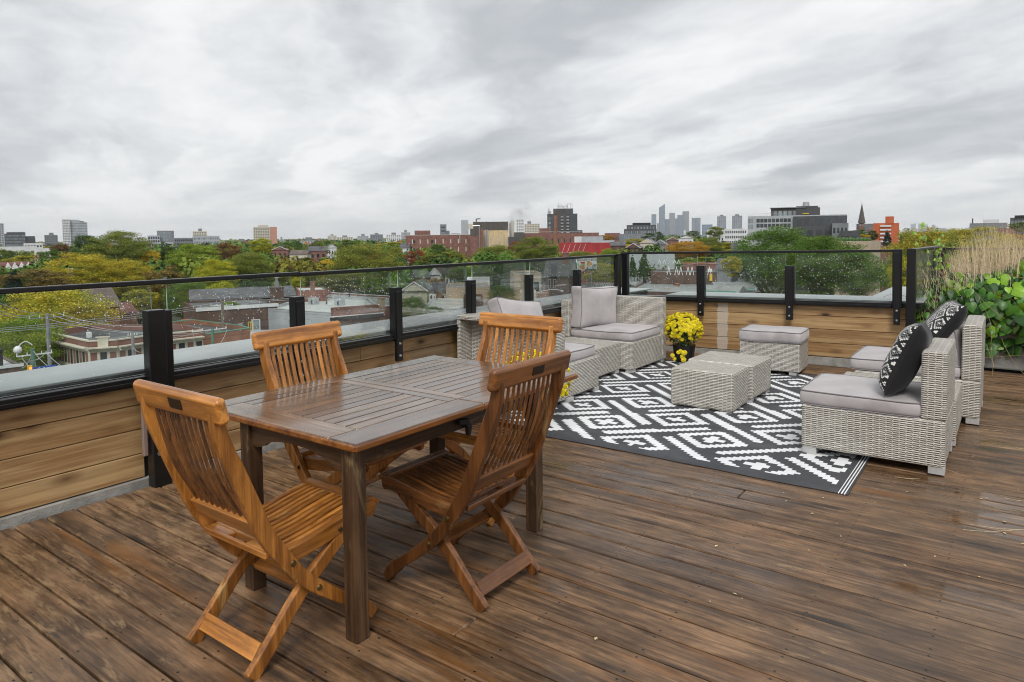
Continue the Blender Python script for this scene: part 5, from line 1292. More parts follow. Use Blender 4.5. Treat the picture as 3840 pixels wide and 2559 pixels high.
for i, (x, z, r_, cols) in enumerate(((-hw_*.80, -hh_*.10, .70, ((.10, .28, .03), (.62, .10, .03), (.70, .62, .5))), (-hw_*.22, -hh_*.42, .77, ((.30, .42, .12), (.45, .34, .16), (.55, .16, .08))), (hw_*.36, hh_*.0, .70, ((.62, .27, .05), (.50, .30, .10), (.7, .4, .1))))):
    bo = MB().cyl((x, -.142, z), (x, -.126, z), r_, n=22).build('bowl_picture', M['white'], T)
    for k, c in enumerate(cols):
        a = k*2.1+i; fm = plain('food_print', c, .6, .5, 9); MB().cyl((x+math.cos(a)*r_*.38, -.150-.002*k, z+math.sin(a)*r_*.38), (x+math.cos(a)*r_*.38, -.141, z+math.sin(a)*r_*.38), r_*.50, n=12).build('food_print', fm, bo)
MB().box(-hw_*.35, hw_*.02, -.156, -.153, hh_*.05, hh_*.32).build('red_flash', M['redp'], T)
for x in (-hw_*.5, hw_*.55): MB().cyl((x, .22, -hh_), (x, .22, GZ-bb.z), .11, n=8).build('support_post', M['pole'], T)
# ------------------------------------------------------------------ middle distance
def far_block(label, px0, px1, top, dist, depth, wall, n, m_, yaw=0, roof='roofd', w=.6, h=.45, z0f=.25, mt='pane', parapet=.3, cat='building', **kw):
    b = Bld(label, px0, px1, top, dist, depth, wall, roof, yaw, parapet=parapet, cat=cat, **kw)
    if n: b.win(n, m_, .03, .97, b.H*z0f, b.H-.8, w, h, mt)
    return b
b = far_block('glass condominium slab cut off by the left edge of the picture', -60, 14, 838, 900, 25, 'lgrey', 8, 18, z0f=.0)
b = far_block('dark terraced mid rise with balconies on the far left', 16, 95, 877, 620, 25, 'dgrey', 12, 8, w=.7, h=.5, z0f=.1, mt='paneb'); b.box('roof_level', 'dgrey', b.W*.1, b.W*1.0, 3, 20, b.H, b.H+2).box('wing', 'dgrey', b.W, b.W*1.45, 2, 22, 0, b.H-3.5)
b = far_block('pale grey terraced mid rise wing beside the dark one on the far left', 96, 132, 889, 640, 25, 'brownmetal', 6, 6, w=.7, h=.5, z0f=.1)
b = far_block('small grey concrete tower left of the tall condominium', 166, 216, 882, 800, 22, 'grey', 7, 12, w=.55, h=.5, z0f=.0); b.pent(.35, .7, 4, 'grey')
b = far_block('pale front half of the tall condominium tower', 232, 262, 822, 700, 22, 'whitewall', 5, 24, w=.6, h=.5, z0f=0, mt='pane', parapet=.4)
b = far_block('glassy right half of the tall condominium tower', 262, 327, 834, 702, 22, 'lgrey', 7, 22, w=.86, h=.62, z0f=0, mt='paneb'); b.pent(.0, .55, 4, 'lgrey', 0, .8).pent(.55, .8, 2, 'grey', 0, .8)
b = far_block('white low building beside the dark green trees on the left', 128, 190, 933, 260, 20, 'whitewall', 0, 0)
b = far_block('wide white low industrial building on the far left', 0, 135, 926, 380, 20, 'whitewall', 14, 1, w=.8, h=.3, z0f=.55)
b = far_block('stepped white block above the industrial building', 88, 160, 913, 460, 20, 'whitewall', 6, 2, w=.6, h=.4, z0f=.6)
b = far_block('row of low red roofed houses with white gables on the far left', 0, 150, 1008, 170, 10, 'brick', 8, 1, w=.35, h=.5, z0f=.5, cat='houses', name='row_house', parapet=0); b.gable(2.2, 'shinglr')
mb = MB()
for k in range(5): x = b.W*(.2+.17*k); mb.add([(x-1.2, -.6, b.H-.3), (x+1.2, -.6, b.H-.3), (x, -.6, b.H+2.4)], [(0, 1, 2)])
mb.build('white_gable', M['white'], b.t)
b = far_block('brick house with brown hipped roof behind the yellow tree', 352, 448, 1154, 62, 8, 'brick_or', 0, 0, yaw=18, cat='house', name='house', parapet=0); b.gable(2.6, 'shingleb'); b.win(1, 1, .12, .45, b.H-2.8, b.H-.9, .8, .9, 'paneb', frame='white'); b.chimney(b.W*.5, 5, 2.6)
b = far_block('brick row house gable right of the brown roofed house', 448, 512, 1178, 66, 8, 'brick_or', 0, 0, yaw=18, cat='house', name='house', parapet=0); b.gable(1.5, 'shinglr')
b = far_block('white bay window house half hidden among the yellow trees', 238, 274, 1012, 122, 8, 'whitewall', 2, 1, cat='house', name='house', w=.6, h=.5, z0f=.75, parapet=.2)
b = far_block('upper terraces of the stepped grey glass condominium', 588, 652, 866, 520, 20, 'grey', 6, 7, w=.75, h=.6, z0f=.2, mt='paneb')
b = far_block('middle terraces of the stepped grey glass condominium', 553, 600, 884, 515, 24, 'lgrey', 5, 6, w=.7, h=.6, z0f=.2)
b = far_block('lower terraces of the stepped grey glass condominium', 546, 650, 910, 505, 10, 'lgrey', 11, 4, w=.7, h=.55, z0f=.2)
b = far_block('grey low rise terraces right of the stepped condominium', 652, 725, 893, 540, 20, 'grey', 9, 4, w=.7, h=.5, z0f=.3)
b = far_block('cream apartment tower above the grey terraces', 722, 776, 868, 760, 20, 'stonework', 8, 10, w=.55, h=.5, z0f=0); b.pent(.4, .65, 5, 'grey')
b = far_block('blue grey long mid rise below the cream apartment tower', 722, 823, 886, 560, 20, 'lgrey', 11, 4, w=.75, h=.5, z0f=.3, mt='paneb')
b = far_block('tan slab apartment tower with dark window columns', 949, 1012, 852, 800, 18, 'cream', 9, 16, w=.62, h=.52, z0f=0); b.box('end_wall', 'pinkwall', b.W, b.W*1.42, 1, 17, 0, b.H); b.pent(.3, .9, 4, 'cream')
for i, (a_, c_, tp, d, wl, lb) in enumerate(((880, 935, 905, 900, 'brick_or', 'low orange brick blocks left of the tan tower'), (1045, 1066, 899, 900, 'lgrey', 'small grey block right of the tan tower'), (1115, 1200, 904, 800, 'lgrey', 'long low grey building on the skyline left of the yellow maple'),
    (1228, 1262, 884, 1500, 'stonework', 'leftmost cream apartment tower of the mid skyline cluster'), (1262, 1324, 890, 1450, 'cream', 'wide cream apartment slab of the mid skyline cluster'), (1340, 1382, 886, 1300, 'lgrey', 'grey apartment tower between the cream slab and the dark roofed tower'),
    (1388, 1436, 880, 1300, 'grey', 'dark roofed apartment tower left of the white slab'), (1448, 1504, 881, 1100, 'whitewall', 'white apartment slab with vertical stripes'), (1504, 1538, 872, 1150, 'lgrey', 'tall pale end of the striped white slab'))):
    b = far_block(lb, a_, c_, tp, d, 25, wl, 7, 6, w=.5, h=.45, z0f=.35); b.pent(.35, .65, 5+i % 3, 'grey')
b = far_block('boxy dark green cooling tower on the factory roof', 1650, 1674, 842, 330, 6, 'grey', 1, 2, w=.7, h=.3, z0f=.8)
b = far_block('low wing at the foot of the cooling tower', 1674, 1686, 866, 331, 6, 'grey', 0, 0)
# factory
b = far_block('long red brick factory with cream window piers behind the red maple', 1520, 1763, 883, 280, 40, 'brick_fac', 0, 0, parapet=.6)
for zf in (b.H*.83, b.H*.62): 
    for k in range(8): x = b.W*(.10+.118*k); b.box('pier', 'stonework', x, x+.7, -.15, .05, zf-1.6, zf+1.6)
for zf in (b.H*.83, b.H*.62): 
    for x in (.13, .41): ubox('window', b.t, 'pane', b.W*x-.8, b.W*x+.8, -.1, .05, zf-1.1, zf+1.1)
b.box('roof_house', 'brick_fac', b.W*.14, b.W*.38, 4, 16, b.H-.6, b.H+3.4)
b.band('cornice', 'cream', b.H-.2, b.H+.1, .15)
mb = MB().tube([(b.W*.84, -.6, b.H-6), (b.W*.84, -.6, b.H+.8), (b.W*.70, -.6, b.H+.9)], .35, 8).build('duct', M['lgrey'], b.t)
b2 = far_block('brick stair tower with grey exhaust pipe at the right end of the factory', 1763, 1812, 859, 276, 20, 'brick_fac', 0, 0, parapet=.5)
MB().tube([(b2.W*.2, -.6, b2.H+2.0), (b2.W*.72, -.6, b2.H+2.2), (b2.W*.72, -.6, b2.H-14)], .45, 8).build('duct', M['steel'], b2.t); b2.box('panel', 'brownmetal', 0, b2.W*.55, -.2, .1, b2.H-5, b2.H+.1)
b = far_block('cream and tan panelled factory hall under the brown metal box', 1811, 1906, 865, 285, 30, 'tan', 0, 0, parapet=.3)
for k in range(5): b.box('pilaster', 'cream', b.W*(.22+.17*k), b.W*(.22+.17*k)+.9, -.35, .05, 0, b.H-4.2)
MB().tube([(b.W*.10, -.8, b.H+.6), (b.W*.10, -.8, 3)], .55, 8).tube([(b.W*.17, -.8, b.H+.6), (b.W*.17, -.8, 3)], .45, 8).build('duct', M['lgrey'], b.t)
b = far_block('big brown metal clad box on top of the factory hall', 1774, 1906, 833, 292, 30, 'brownmetal', 0, 0, parapet=.3); MB().tube([(b.W*.09, 2, b.H), (b.W*.09, 2, b.H+2.4), (b.W*.21, 2, b.H+2.6)], .5, 8).build('duct', M['grey'], b.t)
b = far_block('white and grey plant tower behind the factory roof', 1729, 1756, 826, 340, 10, 'lgrey', 0, 0); b.box('plant_deck', 'cream', b.W, b.W*1.9, 0, 6, b.H-8, b.H-3.5)
T = thing('silo', 'round pale concrete silo behind the factory steam', 'silo', tuple(sight(1922, 900, 300))); q = sight(1922, 828, 300).z-sight(1922, 900, 300).z
MB().cyl((0, 0, -20), (0, 0, q), 1.5, n=16).cyl((-2.2, 1, -20), (-2.2, 1, q-1.5), 1.3, n=14).build('silo_shell', M['stonework'], T); MB().cyl((0, 0, q), (0, 0, q+.9), 1.0, n=12).build('silo_cap', M['white'], T)
b = far_block('pale grey tower block right of the silo', 1936, 1965, 822, 620, 12, 'whitewall', 4, 10, w=.5, h=.4, z0f=.1)
b = far_block('twin apartment towers between the silo and the dark tower', 1966, 2024, 840, 900, 18, 'stonework', 9, 14, w=.55, h=.5, z0f=0); b.pent(.2, .45, 6, 'grey')
b = far_block('dark grey metal annex right of the silo', 1928, 1966, 872, 287, 20, 'brownmetal', 0, 0)
b = far_block('dark low annex between the silo and the brick factory', 1906, 1942, 889, 280, 8, 'dgrey', 0, 0)
b = far_block('red brick factory wing with a pale roof rail behind the dark tower', 1966, 2246, 876, 290, 30, 'brick_fac', 12, 1, w=.2, h=.35, z0f=.6, parapet=.5); b.box('roof_house', 'brick_fac', b.W*.20, b.W*.36, 3, 16, b.H-.5, b.H+3.8)
mb = MB()
for k in range(24): x = b.W*k/23; mb.tube([(x, .3, b.H), (x, .3, b.H+1.1)], .08, 4)
mb.tube([(0, .3, b.H+1.1), (b.W, .3, b.H+1.1)], .08, 4).build('roof_rail', M['white'], b.t)
b = far_block('dark grey apartment tower with balcony columns and roof antennas', 2052, 2165, 803, 330, 25, 'dgrey', 0, 0, parapet=.5)
for x, n_, mt_ in ((.04, 1, 'paneb'),): b.win(n_, 7, x, x+.08, b.H*.35, b.H-2, .8, .5, mt_)
for x0 in (.37, .53): b.box('concrete_fin', 'brownmetal', b.W*x0, b.W*(x0+.08), -.9, .1, 0, b.H-.4)
for x0 in (.45, .64):
    for k in range(8): z = b.H-3.2-k*2.75; b.box('balcony', 'lgrey', b.W*x0, b.W*(x0+.085), -1.0, -.05, z, z+.9); 
b.box('roof_house', 'dgrey', b.W*.20, b.W*.86, 3, 18, b.H-.3, b.H+4.6); b.box('wing', 'dgrey', b.W, b.W*1.17, 3, 18, 0, b.H-14.5); b.box('roof_house', 'brownmetal', b.W*.22, b.W*.5, 1, 4, b.H-.3, b.H+3.6)
am = MB()
for k in range(40):
    x = b.W*random.choice((random.uniform(.02, .12), random.uniform(.3, .95), random.uniform(.3, .75))); z = b.H+(4.5 if .22*b.W < x < .84*b.W else 0); h_ = random.uniform(1.4, 3.4)+(2.6 if random.random() < .2 else 0)
    am.cyl((x, random.uniform(1, 8), z), (x, 4, z+h_), .10, n=5); 
    if random.random() < .8: am.box(x-.22, x+.22, 3.6, 4.0, z+h_-1.6, z+h_-.3)
am.build('antennas', M['lgrey'], b.t)
T = thing('chimney_stack', 'tall orange brick factory chimney in front of the dark tower', 'chimney', tuple(sight(2085, 940, 262))); z1 = sight(2085, 808, 262).z-sight(2085, 940, 262).z
mb = MB().box(-.78, .78, -.78, .78, -14, z1); mb.box(-.85, .85, -.85, .85, z1-2.6, z1-2.2).build('stack', M['brick_or'], T)
b = far_block('bright red metal roofed warehouse with white slanting braces', 2095, 2328, 912, 215, 20, 'red', 0, 0, yaw=0, roof='roofg', parapet=.3); mb = MB()
for k in range(5): x = b.W*(.06+k*.083); mb.tube([(x, -.3, b.H-5.2), (x+1.6, -.3, b.H-.8)], .10, 4)
mb.build('brace', M['white'], b.t); b.box('gutter', 'lgrey', 0, b.W*.45, -.6, .02, b.H-6, b.H-5.4)
b = far_block('white clad box behind the red warehouse', 2154, 2262, 888, 235, 12, 'lgrey', 0, 0); b.box('truss', 'whitewall', 0, b.W*.25, -.2, .1, 0, b.H)
b = far_block('low pale blue roof on the red warehouse', 2215, 2304, 903, 222, 8, 'lgrey', 0, 0)
b = far_block('small mixed houses left of the stepped grey building', 2268, 2325, 875, 420, 15, 'brick_fac', 6, 1, w=.5, h=.3, z0f=.6, name='house', cat='house')
b = far_block('lower storeys of the stepped grey condominium with white window bays', 2320, 2470, 878, 330, 25, 'grey', 20, 3, w=.5, h=.65, z0f=.45, mt='paneb')
b = far_block('upper storeys of the stepped grey condominium', 2340, 2462, 860, 334, 18, 'dgrey', 16, 2, w=.55, h=.6, z0f=.72, mt='paneb')
b = far_block('dark penthouse of the stepped grey condominium', 2350, 2460, 845, 338, 12, 'dgrey', 9, 1, w=.5, h=.55, z0f=.88, mt='paneb'); b.pent(.2, .82, 1.9, 'blackm', .1, .9)
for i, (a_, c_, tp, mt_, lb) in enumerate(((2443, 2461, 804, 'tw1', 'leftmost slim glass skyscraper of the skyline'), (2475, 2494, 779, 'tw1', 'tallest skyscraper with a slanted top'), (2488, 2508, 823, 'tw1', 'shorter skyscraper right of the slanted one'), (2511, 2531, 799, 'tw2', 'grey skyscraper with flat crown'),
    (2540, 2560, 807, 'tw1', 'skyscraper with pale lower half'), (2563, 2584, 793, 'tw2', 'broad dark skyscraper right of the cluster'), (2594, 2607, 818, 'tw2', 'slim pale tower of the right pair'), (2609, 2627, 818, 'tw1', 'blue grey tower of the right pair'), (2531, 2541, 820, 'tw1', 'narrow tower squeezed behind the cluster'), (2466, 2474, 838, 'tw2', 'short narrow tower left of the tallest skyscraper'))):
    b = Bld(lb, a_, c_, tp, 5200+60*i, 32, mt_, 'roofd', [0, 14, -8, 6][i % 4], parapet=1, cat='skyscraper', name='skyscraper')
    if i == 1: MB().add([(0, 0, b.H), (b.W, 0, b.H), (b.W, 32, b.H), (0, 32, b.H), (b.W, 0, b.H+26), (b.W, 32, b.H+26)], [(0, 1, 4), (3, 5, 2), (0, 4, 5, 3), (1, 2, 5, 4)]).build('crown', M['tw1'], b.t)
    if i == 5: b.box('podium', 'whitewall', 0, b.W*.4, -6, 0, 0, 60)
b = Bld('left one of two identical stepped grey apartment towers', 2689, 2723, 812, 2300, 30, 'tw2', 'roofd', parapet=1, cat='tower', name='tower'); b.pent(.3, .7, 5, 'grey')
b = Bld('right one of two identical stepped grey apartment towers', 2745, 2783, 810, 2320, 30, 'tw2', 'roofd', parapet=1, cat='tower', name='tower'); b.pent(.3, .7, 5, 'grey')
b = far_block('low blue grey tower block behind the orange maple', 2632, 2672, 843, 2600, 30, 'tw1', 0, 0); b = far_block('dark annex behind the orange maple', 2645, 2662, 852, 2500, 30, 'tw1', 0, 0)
b = far_block('white balconied apartment block with dark windows', 2716, 2802, 859, 420, 18, 'whitewall', 10, 4, w=.6, h=.5, z0f=.3); b.pent(-.3, .1, -4, 'whitewall')
b = far_block('white wing of the balconied apartment block', 2652, 2716, 862, 440, 18, 'whitewall', 6, 3, w=.5, h=.4, z0f=.35)
# big grey apartment building
b = far_block('large grey glass apartment building with green glass end behind the tall trees', 2804, 3176, 812, 190, 20, 'lgrey', 0, 0, parapet=.5)
b.win(9, 2, .09, .45, b.H-5.8, b.H-1.0, .86, .72, 'pane'); b.win(2, 2, .005, .06, b.H-6.5, b.H-.8, .9, .8, 'paneb'); b.box('dark_face', 'dgrey', b.W*.47, b.W*1.0, -1.2, -.02, 0, b.H-.5)
for k in range(7): x = b.W*(.51+.065*k); ubox('window', b.t, 'pane', x, x+b.W*.055, -1.26, -1.2, b.H-5, b.H-1.6)
for k in range(5): x = b.W*(.52+.09*k); ubox('window', b.t, 'pane', x, x+b.W*.06, -1.26, -1.2, b.H-10, b.H-7)
b.box('upper_floor', 'brownmetal', b.W*.24, b.W*.74, 3, 16, b.H-.5, b.H+3.6).box('upper_floor', 'dgrey', b.W*.50, b.W*.72, 2.5, 15, b.H-.5, b.H+4.3).box('roof_slab', 'grey', b.W*.23, b.W*.60, 2, 17, b.H+3.6, b.H+3.9)
for k in range(5): x = b.W*(.27+.05*k); ubox('window', b.t, 'paneb', x, x+b.W*.035, 2.94, 3, b.H, b.H+2.2)
MB().cyl((b.W*.60, 8, b.H+4), (b.W*.60, 8, b.H+6.4), 1.7, 1.3, n=14).build('roof_tank', M['steel'], b.t)
gl = MB()
for k in range(20): x = b.W*(.01+.022*k); gl.tube([(x, .3, b.H), (x, .3, b.H+1.1)], .05, 4)
gl.tube([(0, .3, b.H+1.1), (b.W*.45, .3, b.H+1.1)], .05, 4).build('roof_rail', M['lgrey'], b.t)
b.box('yellow_table', 'yellowp', b.W*.565, b.W*.63, 1.5, 2.2, b.H+.5, b.H+.9)
b = far_block('dark stepped lower wing right of the large grey apartment building', 3150, 3226, 866, 185, 14, 'dgrey', 4, 2, w=.7, h=.5, z0f=.5, parapet=.3)
b = far_block('grey middle wing right of the large grey apartment building', 3120, 3182, 838, 187, 14, 'grey', 4, 3, w=.6, h=.5, z0f=.5, parapet=.3)
b = far_block('narrow grey house side with a green window left of the tall trees', 2742, 2768, 912, 64, 5, 'grey', 0, 0, parapet=.1); ubox('window', b.t, 'paneb', b.W*.35, b.W*.9, -.06, .02, b.H-4.5, b.H-1.4)
b = far_block('beige low building with a planted roof above the back railing', 3130, 3266, 905, 105, 10, 'stucco', 9, 1, yaw=-14, w=.55, h=.5, z0f=.62, parapet=.5)
for k in range(9): MB().sph((b.W*(.1+.1*k), 1.4, b.H+.2), random.uniform(.5, .9), 7, 5).build('roof_bush', M['mumleaf'], b.t)
b = far_block('small red brick building beyond the beige one', 3270, 3345, 924, 150, 8, 'brick', 0, 0, parapet=.3); b.box('white_stair', 'whitewall', b.W*.0, b.W*.35, -2, 0, b.H-3, b.H+1.4)
# church
sp = sight(3231, 840, 360); T = thing('church', 'church with a slender dark pointed spire and a long grey roof', 'church', (sp.x, sp.y, GZ), math.atan2(sp.y, sp.x)-math.pi/2)
zt = sight(3231, 762, 360).z-GZ; zb = sight(3231, 838, 360).z-GZ
MB().cyl((0, 0, zb), (0, 0, zt), 3.0, .05, 8).build('spire', M['brownmetal'], T); MB().cyl((0, 0, zt), (0, 0, zt+1.6), .12, n=5).build('finial', M['blackm'], T)
MB().box(-2.1, 2.1, -2.1, 2.1, 0, zb).build('tower', M['brick_fac'], T)
for x in (-1.0, 1.0): ubox('window', T, 'paneb', x-.45, x+.45, -2.16, -2.05, zb-2.4, zb-.6)
MB().add([(-4, 1, zb-5.2), (17, 1, zb-5.2), (17, 12, zb-5.2), (-4, 12, zb-5.2), (-4, 6.5, zb-.4), (17, 6.5, zb-.4)], [(0, 1, 5, 4), (2, 3, 4, 5), (3, 0, 4), (1, 2, 5)]).build('roof', M['shingle'], T); MB().box(-4, 17, 1.2, 11.8, 0, zb-5.3).build('nave', M['brick_fac'], T)
b = far_block('bright orange and white striped apartment block', 3274, 3372, 838, 300, 16, 'orange', 0, 0, parapet=.4); b.box('lift_tower', 'orange', b.W*.47, b.W*.80, -.6, 8, b.H-.4, b.H+4.6)
for k in range(7): b.box('balcony', 'whitewall', b.W*.28, b.W*.70, -1.3, -.02, b.H-2.6-k*2.7, b.H-1.5-k*2.7)
for k in range(4): b.box('side_detail', 'white', b.W*.99, b.W*1.02, 0, 3, b.H-4-k*3, b.H-3-k*3)
b = far_block('long dark grey low building beyond the dry grass', 3636, 3778, 838, 420, 20, 'grey', 0, 0, parapet=.3); b.pent(.36, .78, 3.2, 'whitewall').pent(.06, .09, 4.5, 'blackm')
b = far_block('red brick low building right of the dry grass', 3738, 3812, 857, 300, 10, 'brick_fac', 0, 0, parapet=.3); b.box('white_box', 'whitewall', b.W*.6, b.W*1.0, 1, 6, b.H-.3, b.H+1.6)
b = far_block('dark modern terraced building at the right edge', 3788, 3900, 818, 310, 20, 'dgrey', 8, 2, w=.7, h=.5, z0f=.72, mt='paneb', parapet=.3); b.pent(.15, 1, 1.6, 'blackm', 0, .6)
# very distant skyline
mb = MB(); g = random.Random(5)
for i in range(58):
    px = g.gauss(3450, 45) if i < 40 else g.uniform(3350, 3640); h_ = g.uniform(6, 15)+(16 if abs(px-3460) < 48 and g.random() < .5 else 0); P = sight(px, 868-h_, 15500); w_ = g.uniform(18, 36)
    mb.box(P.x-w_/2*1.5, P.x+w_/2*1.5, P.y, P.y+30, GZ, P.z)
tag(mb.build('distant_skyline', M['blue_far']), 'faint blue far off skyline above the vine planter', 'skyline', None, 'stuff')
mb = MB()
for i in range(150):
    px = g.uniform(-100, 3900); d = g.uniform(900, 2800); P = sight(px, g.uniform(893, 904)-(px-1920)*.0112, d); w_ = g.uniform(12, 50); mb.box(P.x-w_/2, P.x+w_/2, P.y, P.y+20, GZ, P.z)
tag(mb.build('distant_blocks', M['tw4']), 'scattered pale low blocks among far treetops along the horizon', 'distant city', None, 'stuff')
# houses scattered in the trees
hs = [(1020, 1078, 938, 230, 'brick_fac', 'shingleb', 'brown roofed house below the tan tower'), (1085, 1150, 955, 190, 'cream', 'shingleb', 'cream half timbered house right of the dark red tree'), (1160, 1225, 942, 240, 'brick', 'shingle', 'dark roofed terrace left of the yellow maple'), (1230, 1262, 930, 260, 'whitewall', 'shingle', 'small pale house above the yellow maple'),
 (1500, 1532, 930, 200, 'whitewall', 'shingle', 'white house beside the factory wall'), (1560, 1612, 1042, 120, 'brick', 'shingle', 'brick house with tall chimney seen through the rail glass'), (1612, 1650, 1032, 122, 'whitewall', 'shingle', 'white gabled house with orange shrub in front'), (1668, 1712, 1030, 124, 'whitewall', 'shingle', 'second white gabled house right of the orange shrub'),
 (2350, 2400, 930, 190, 'brick_br', 'shingle', 'grey roofed house beside the small evergreen'), (2400, 2452, 912, 230, 'cream', 'shingle', 'gabled house left of the pale roofed shed'), (2452, 2500, 918, 215, 'grey', 'shingle', 'dark house with a white roof strip'), (2500, 2545, 902, 260, 'brick', 'shingle', 'small brick house below the skyscrapers'), (2290, 2345, 922, 180, 'brick_br', 'shingle', 'dark roofed house right of the red warehouse'), (2545, 2600, 895, 330, 'whitewall', 'shingle', 'white low house below the broad skyscraper'), (3232, 3262, 880, 260, 'grey', 'shingle', 'grey house under the church spire')]
for a_, c_, tp, d, wl, rf, lb in hs:
    b = far_block(lb, a_, c_, tp, d, 9, wl, 3, 1, yaw=random.uniform(-15, 15), w=.4, h=.5, z0f=.72, cat='house', name='house', parapet=0); b.gable(random.uniform(1.8, 2.8), rf, ridge=random.choice('xy'))
    if random.random() < .7: b.chimney(b.W*.7, 2, 2.6, .7)
# ------------------------------------------------------------------ trees, roughly left to right
tree('bright yellow and lime tree filling the glass behind the left utility pole', 200, 1070, 420, 60, YG, 'n', .6, 1420)
tree('lime green street tree below the yellow one at the far left', 55, 1180, 330, 50, BG, 'm', .15, 1500)
tree('green tree cut by the left picture edge beneath the red roofs', -30, 1120, 160, 62, OLV, 'a', .1, 1400)
tree('orange tipped yellow tree above the railing on the left', 305, 945, 265, 120, GO, 'm', .5, 1160)
tree('yellow green tree with orange crown right of the orange tipped one', 470, 968, 195, 118, GO, 'n', .45, 1130)
tree('tall dark green tree rising highest on the left skyline', 440, 862, 235, 165, OLV, 'm', .05, 1060)
tree('dark leafy tree in front of the tall condominium', 325, 880, 130, 172, DGRN, 'd', 0, 1060)
tree('reddish tree left of the dark leafy tree', 232, 915, 90, 200, RBR, 'b', .1, 1030)
tree('dense green tree beside the white low building', 185, 930, 90, 190, GRN, 'a', 0, 1040)
tree('broad brown and olive tree under the orange tipped tree', 130, 1010, 250, 112, BRN, 'b', .15, 1150)
tree('spruce like bluish tree near the red roofs', 50, 1010, 70, 110, SPR, 'e', 0, 1090)
tree('green round tree at the far left below the industrial building', 15, 932, 70, 260, GRN, 'c', .1)
tree('yellowish low tree right of the white industrial building', 75, 952, 110, 230, GO, 'c', .2)
tree('yellow tree between the tall green tree and the stepped condominium', 560, 940, 80, 165, YEL, 'b', .5, 1030)
tree('dark green tree in front of the stepped condominium', 630, 925, 85, 170, DGRN, 'd', 0, 1030)
tree('broad bright green tree in the middle of the left half', 735, 912, 215, 138, BG, 'm', .15, 1080)
tree('lime yellow tree just above the railing right of the broad green one', 815, 968, 170, 98, YG, 'm', .1, 1150)
tree('brown red tree behind the bright green one', 845, 910, 110, 200, RBR, 'b', .2, 1010)
tree('olive green tree left of the dark red tree', 930, 945, 170, 128, OLV, 'n', .1, 1070)
tree('yellow green tree under the tan tower', 982, 893, 100, 240, YG, 'b', 0, 980)
tree('mixed green and brown tree behind the first glass pane', 620, 990, 185, 105, BRN, 'a', .25, 1200)
tree('deep green tree filling the second glass pane', 705, 1050, 190, 84, GRN, 'n', .1, 1215)
tree('lime green crown behind the second glass pane', 835, 1056, 130, 80, YG, 'b', .05, 1200)
tree('olive tree with yellow patches behind the first glass pane', 520, 1085, 140, 82, OLV, 'b', .45, 1210)
tree('small young tree by the dark brick building', 868, 1130, 75, 60, BG, 'b', .1, 1190)
tree('dark green tree beside the tall brick chimney', 960, 1045, 130, 90, DGRN, 'a', 0, 1160)
tree('dark rust red tree behind the brick chimney', 1055, 978, 160, 140, RBR, 'n', .1, 1140)
tree('dense green round tree on the skyline right of the tan tower', 1092, 900, 90, 260, GRN, 'a', 0, 975)
tree('small bright green tree right of the dense round one', 1195, 922, 95, 250, BG, 'c', .1, 975)
tree('grey green tree at the skyline left of the large green tree', 1215, 898, 85, 330, OLV, 'c', 0, 960)
tree('dark green tree left of the yellow maple', 1150, 965, 80, 170, GRN, 'd', 0, 1050)
tree('bright yellow maple in the centre left', 1225, 968, 85, 155, YEL, 'a', .9, 1060)
tree('lime tree peeping over the rail beside the second post', 1115, 1040, 60, 100, YG, 'b', 0, 1100)
tree('largest round green tree in the centre left', 1370, 912, 290, 140, OLV, 'n', .18, 1110)
tree('light green tree on the skyline behind the largest one', 1310, 896, 90, 420, BG, 'c', 0, 940)
tree('yellow green tree behind the right side of the largest tree', 1465, 905, 110, 400, YG, 'c', .2, 960)
tree('olive brown slim tree right of the largest tree', 1485, 925, 80, 190, OLV, 'd', .2, 1050)
tree('green shrubby tree behind the third glass pane', 1300, 1020, 250, 105, DGRN, 'n', .3, 1110)
tree('second green shrubby tree behind the third glass pane', 1420, 1040, 130, 95, GRN, 'b', .2, 1130)
tree('crimson maple in front of the factory', 1560, 935, 92, 165, RED, 'a', .15, 1010)
tree('dark green tree in front of the factory windows', 1640, 915, 75, 190, GRN, 'd', 0, 985)
tree('olive tree right of the crimson maple', 1625, 945, 130, 150, OLV, 'a', .1, 1020)
tree('green tree with rusty top below the factory duct', 1692, 940, 100, 150, OLV, 'c', .25, 1010)
tree('feathery shrub tree behind the fourth pane', 1545, 1110, 120, 46, GRN, 'n', .05, 1230)
tree('low green shrub tree beside the dark brick building', 1625, 1150, 80, 44, GRN, 'b', 0, 1215)
tree('large green tree in front of the tan factory hall', 1850, 917, 185, 150, OLV, 'n', .1, 1040)
tree('tall spreading green tree in front of the chimney stack', 2010, 885, 175, 145, OLV, 'm', .05, 1030)
tree('pinkish red tree behind the silo', 1938, 905, 75, 220, RED, 'b', .1, 960)
tree('green tree behind the fifth glass pane', 1760, 1000, 200, 110, GRN, 'n', .1, 1060)
tree('orange shrub between the white gabled houses', 1640, 1042, 60, 112, ORG, 'c', .6, 1075)
tree('dark green tree above the beige stucco building', 1940, 985, 150, 115, DGRN, 'n', .05, 1040)
tree('loose green tree in front of the dark brick wall behind the sofa', 1880, 1068, 115, 55, GRN, 'n', .05, 1180)
tree('olive tree behind the billboard', 2180, 940, 130, 125, OLV, 'n', .15, 1010)
tree('bright green tree in front of the red warehouse', 2290, 930, 110, 125, BG, 'n', .15, 1050)
tree('yellow green tree filling the pane below the billboard', 2265, 985, 170, 88, YG, 'n', .25, 1085)
tree('dark tree left of the billboard top', 2080, 968, 110, 120, GRN, 'a', .05, 1020)
tree('orange and green tree left of the stepped grey condominium', 2275, 880, 55, 330, ORG, 'c', .5, 915)
tree('leafless pale brown tree below the stepped condominium', 2375, 895, 90, 250, GO, 'b', .2, 935)
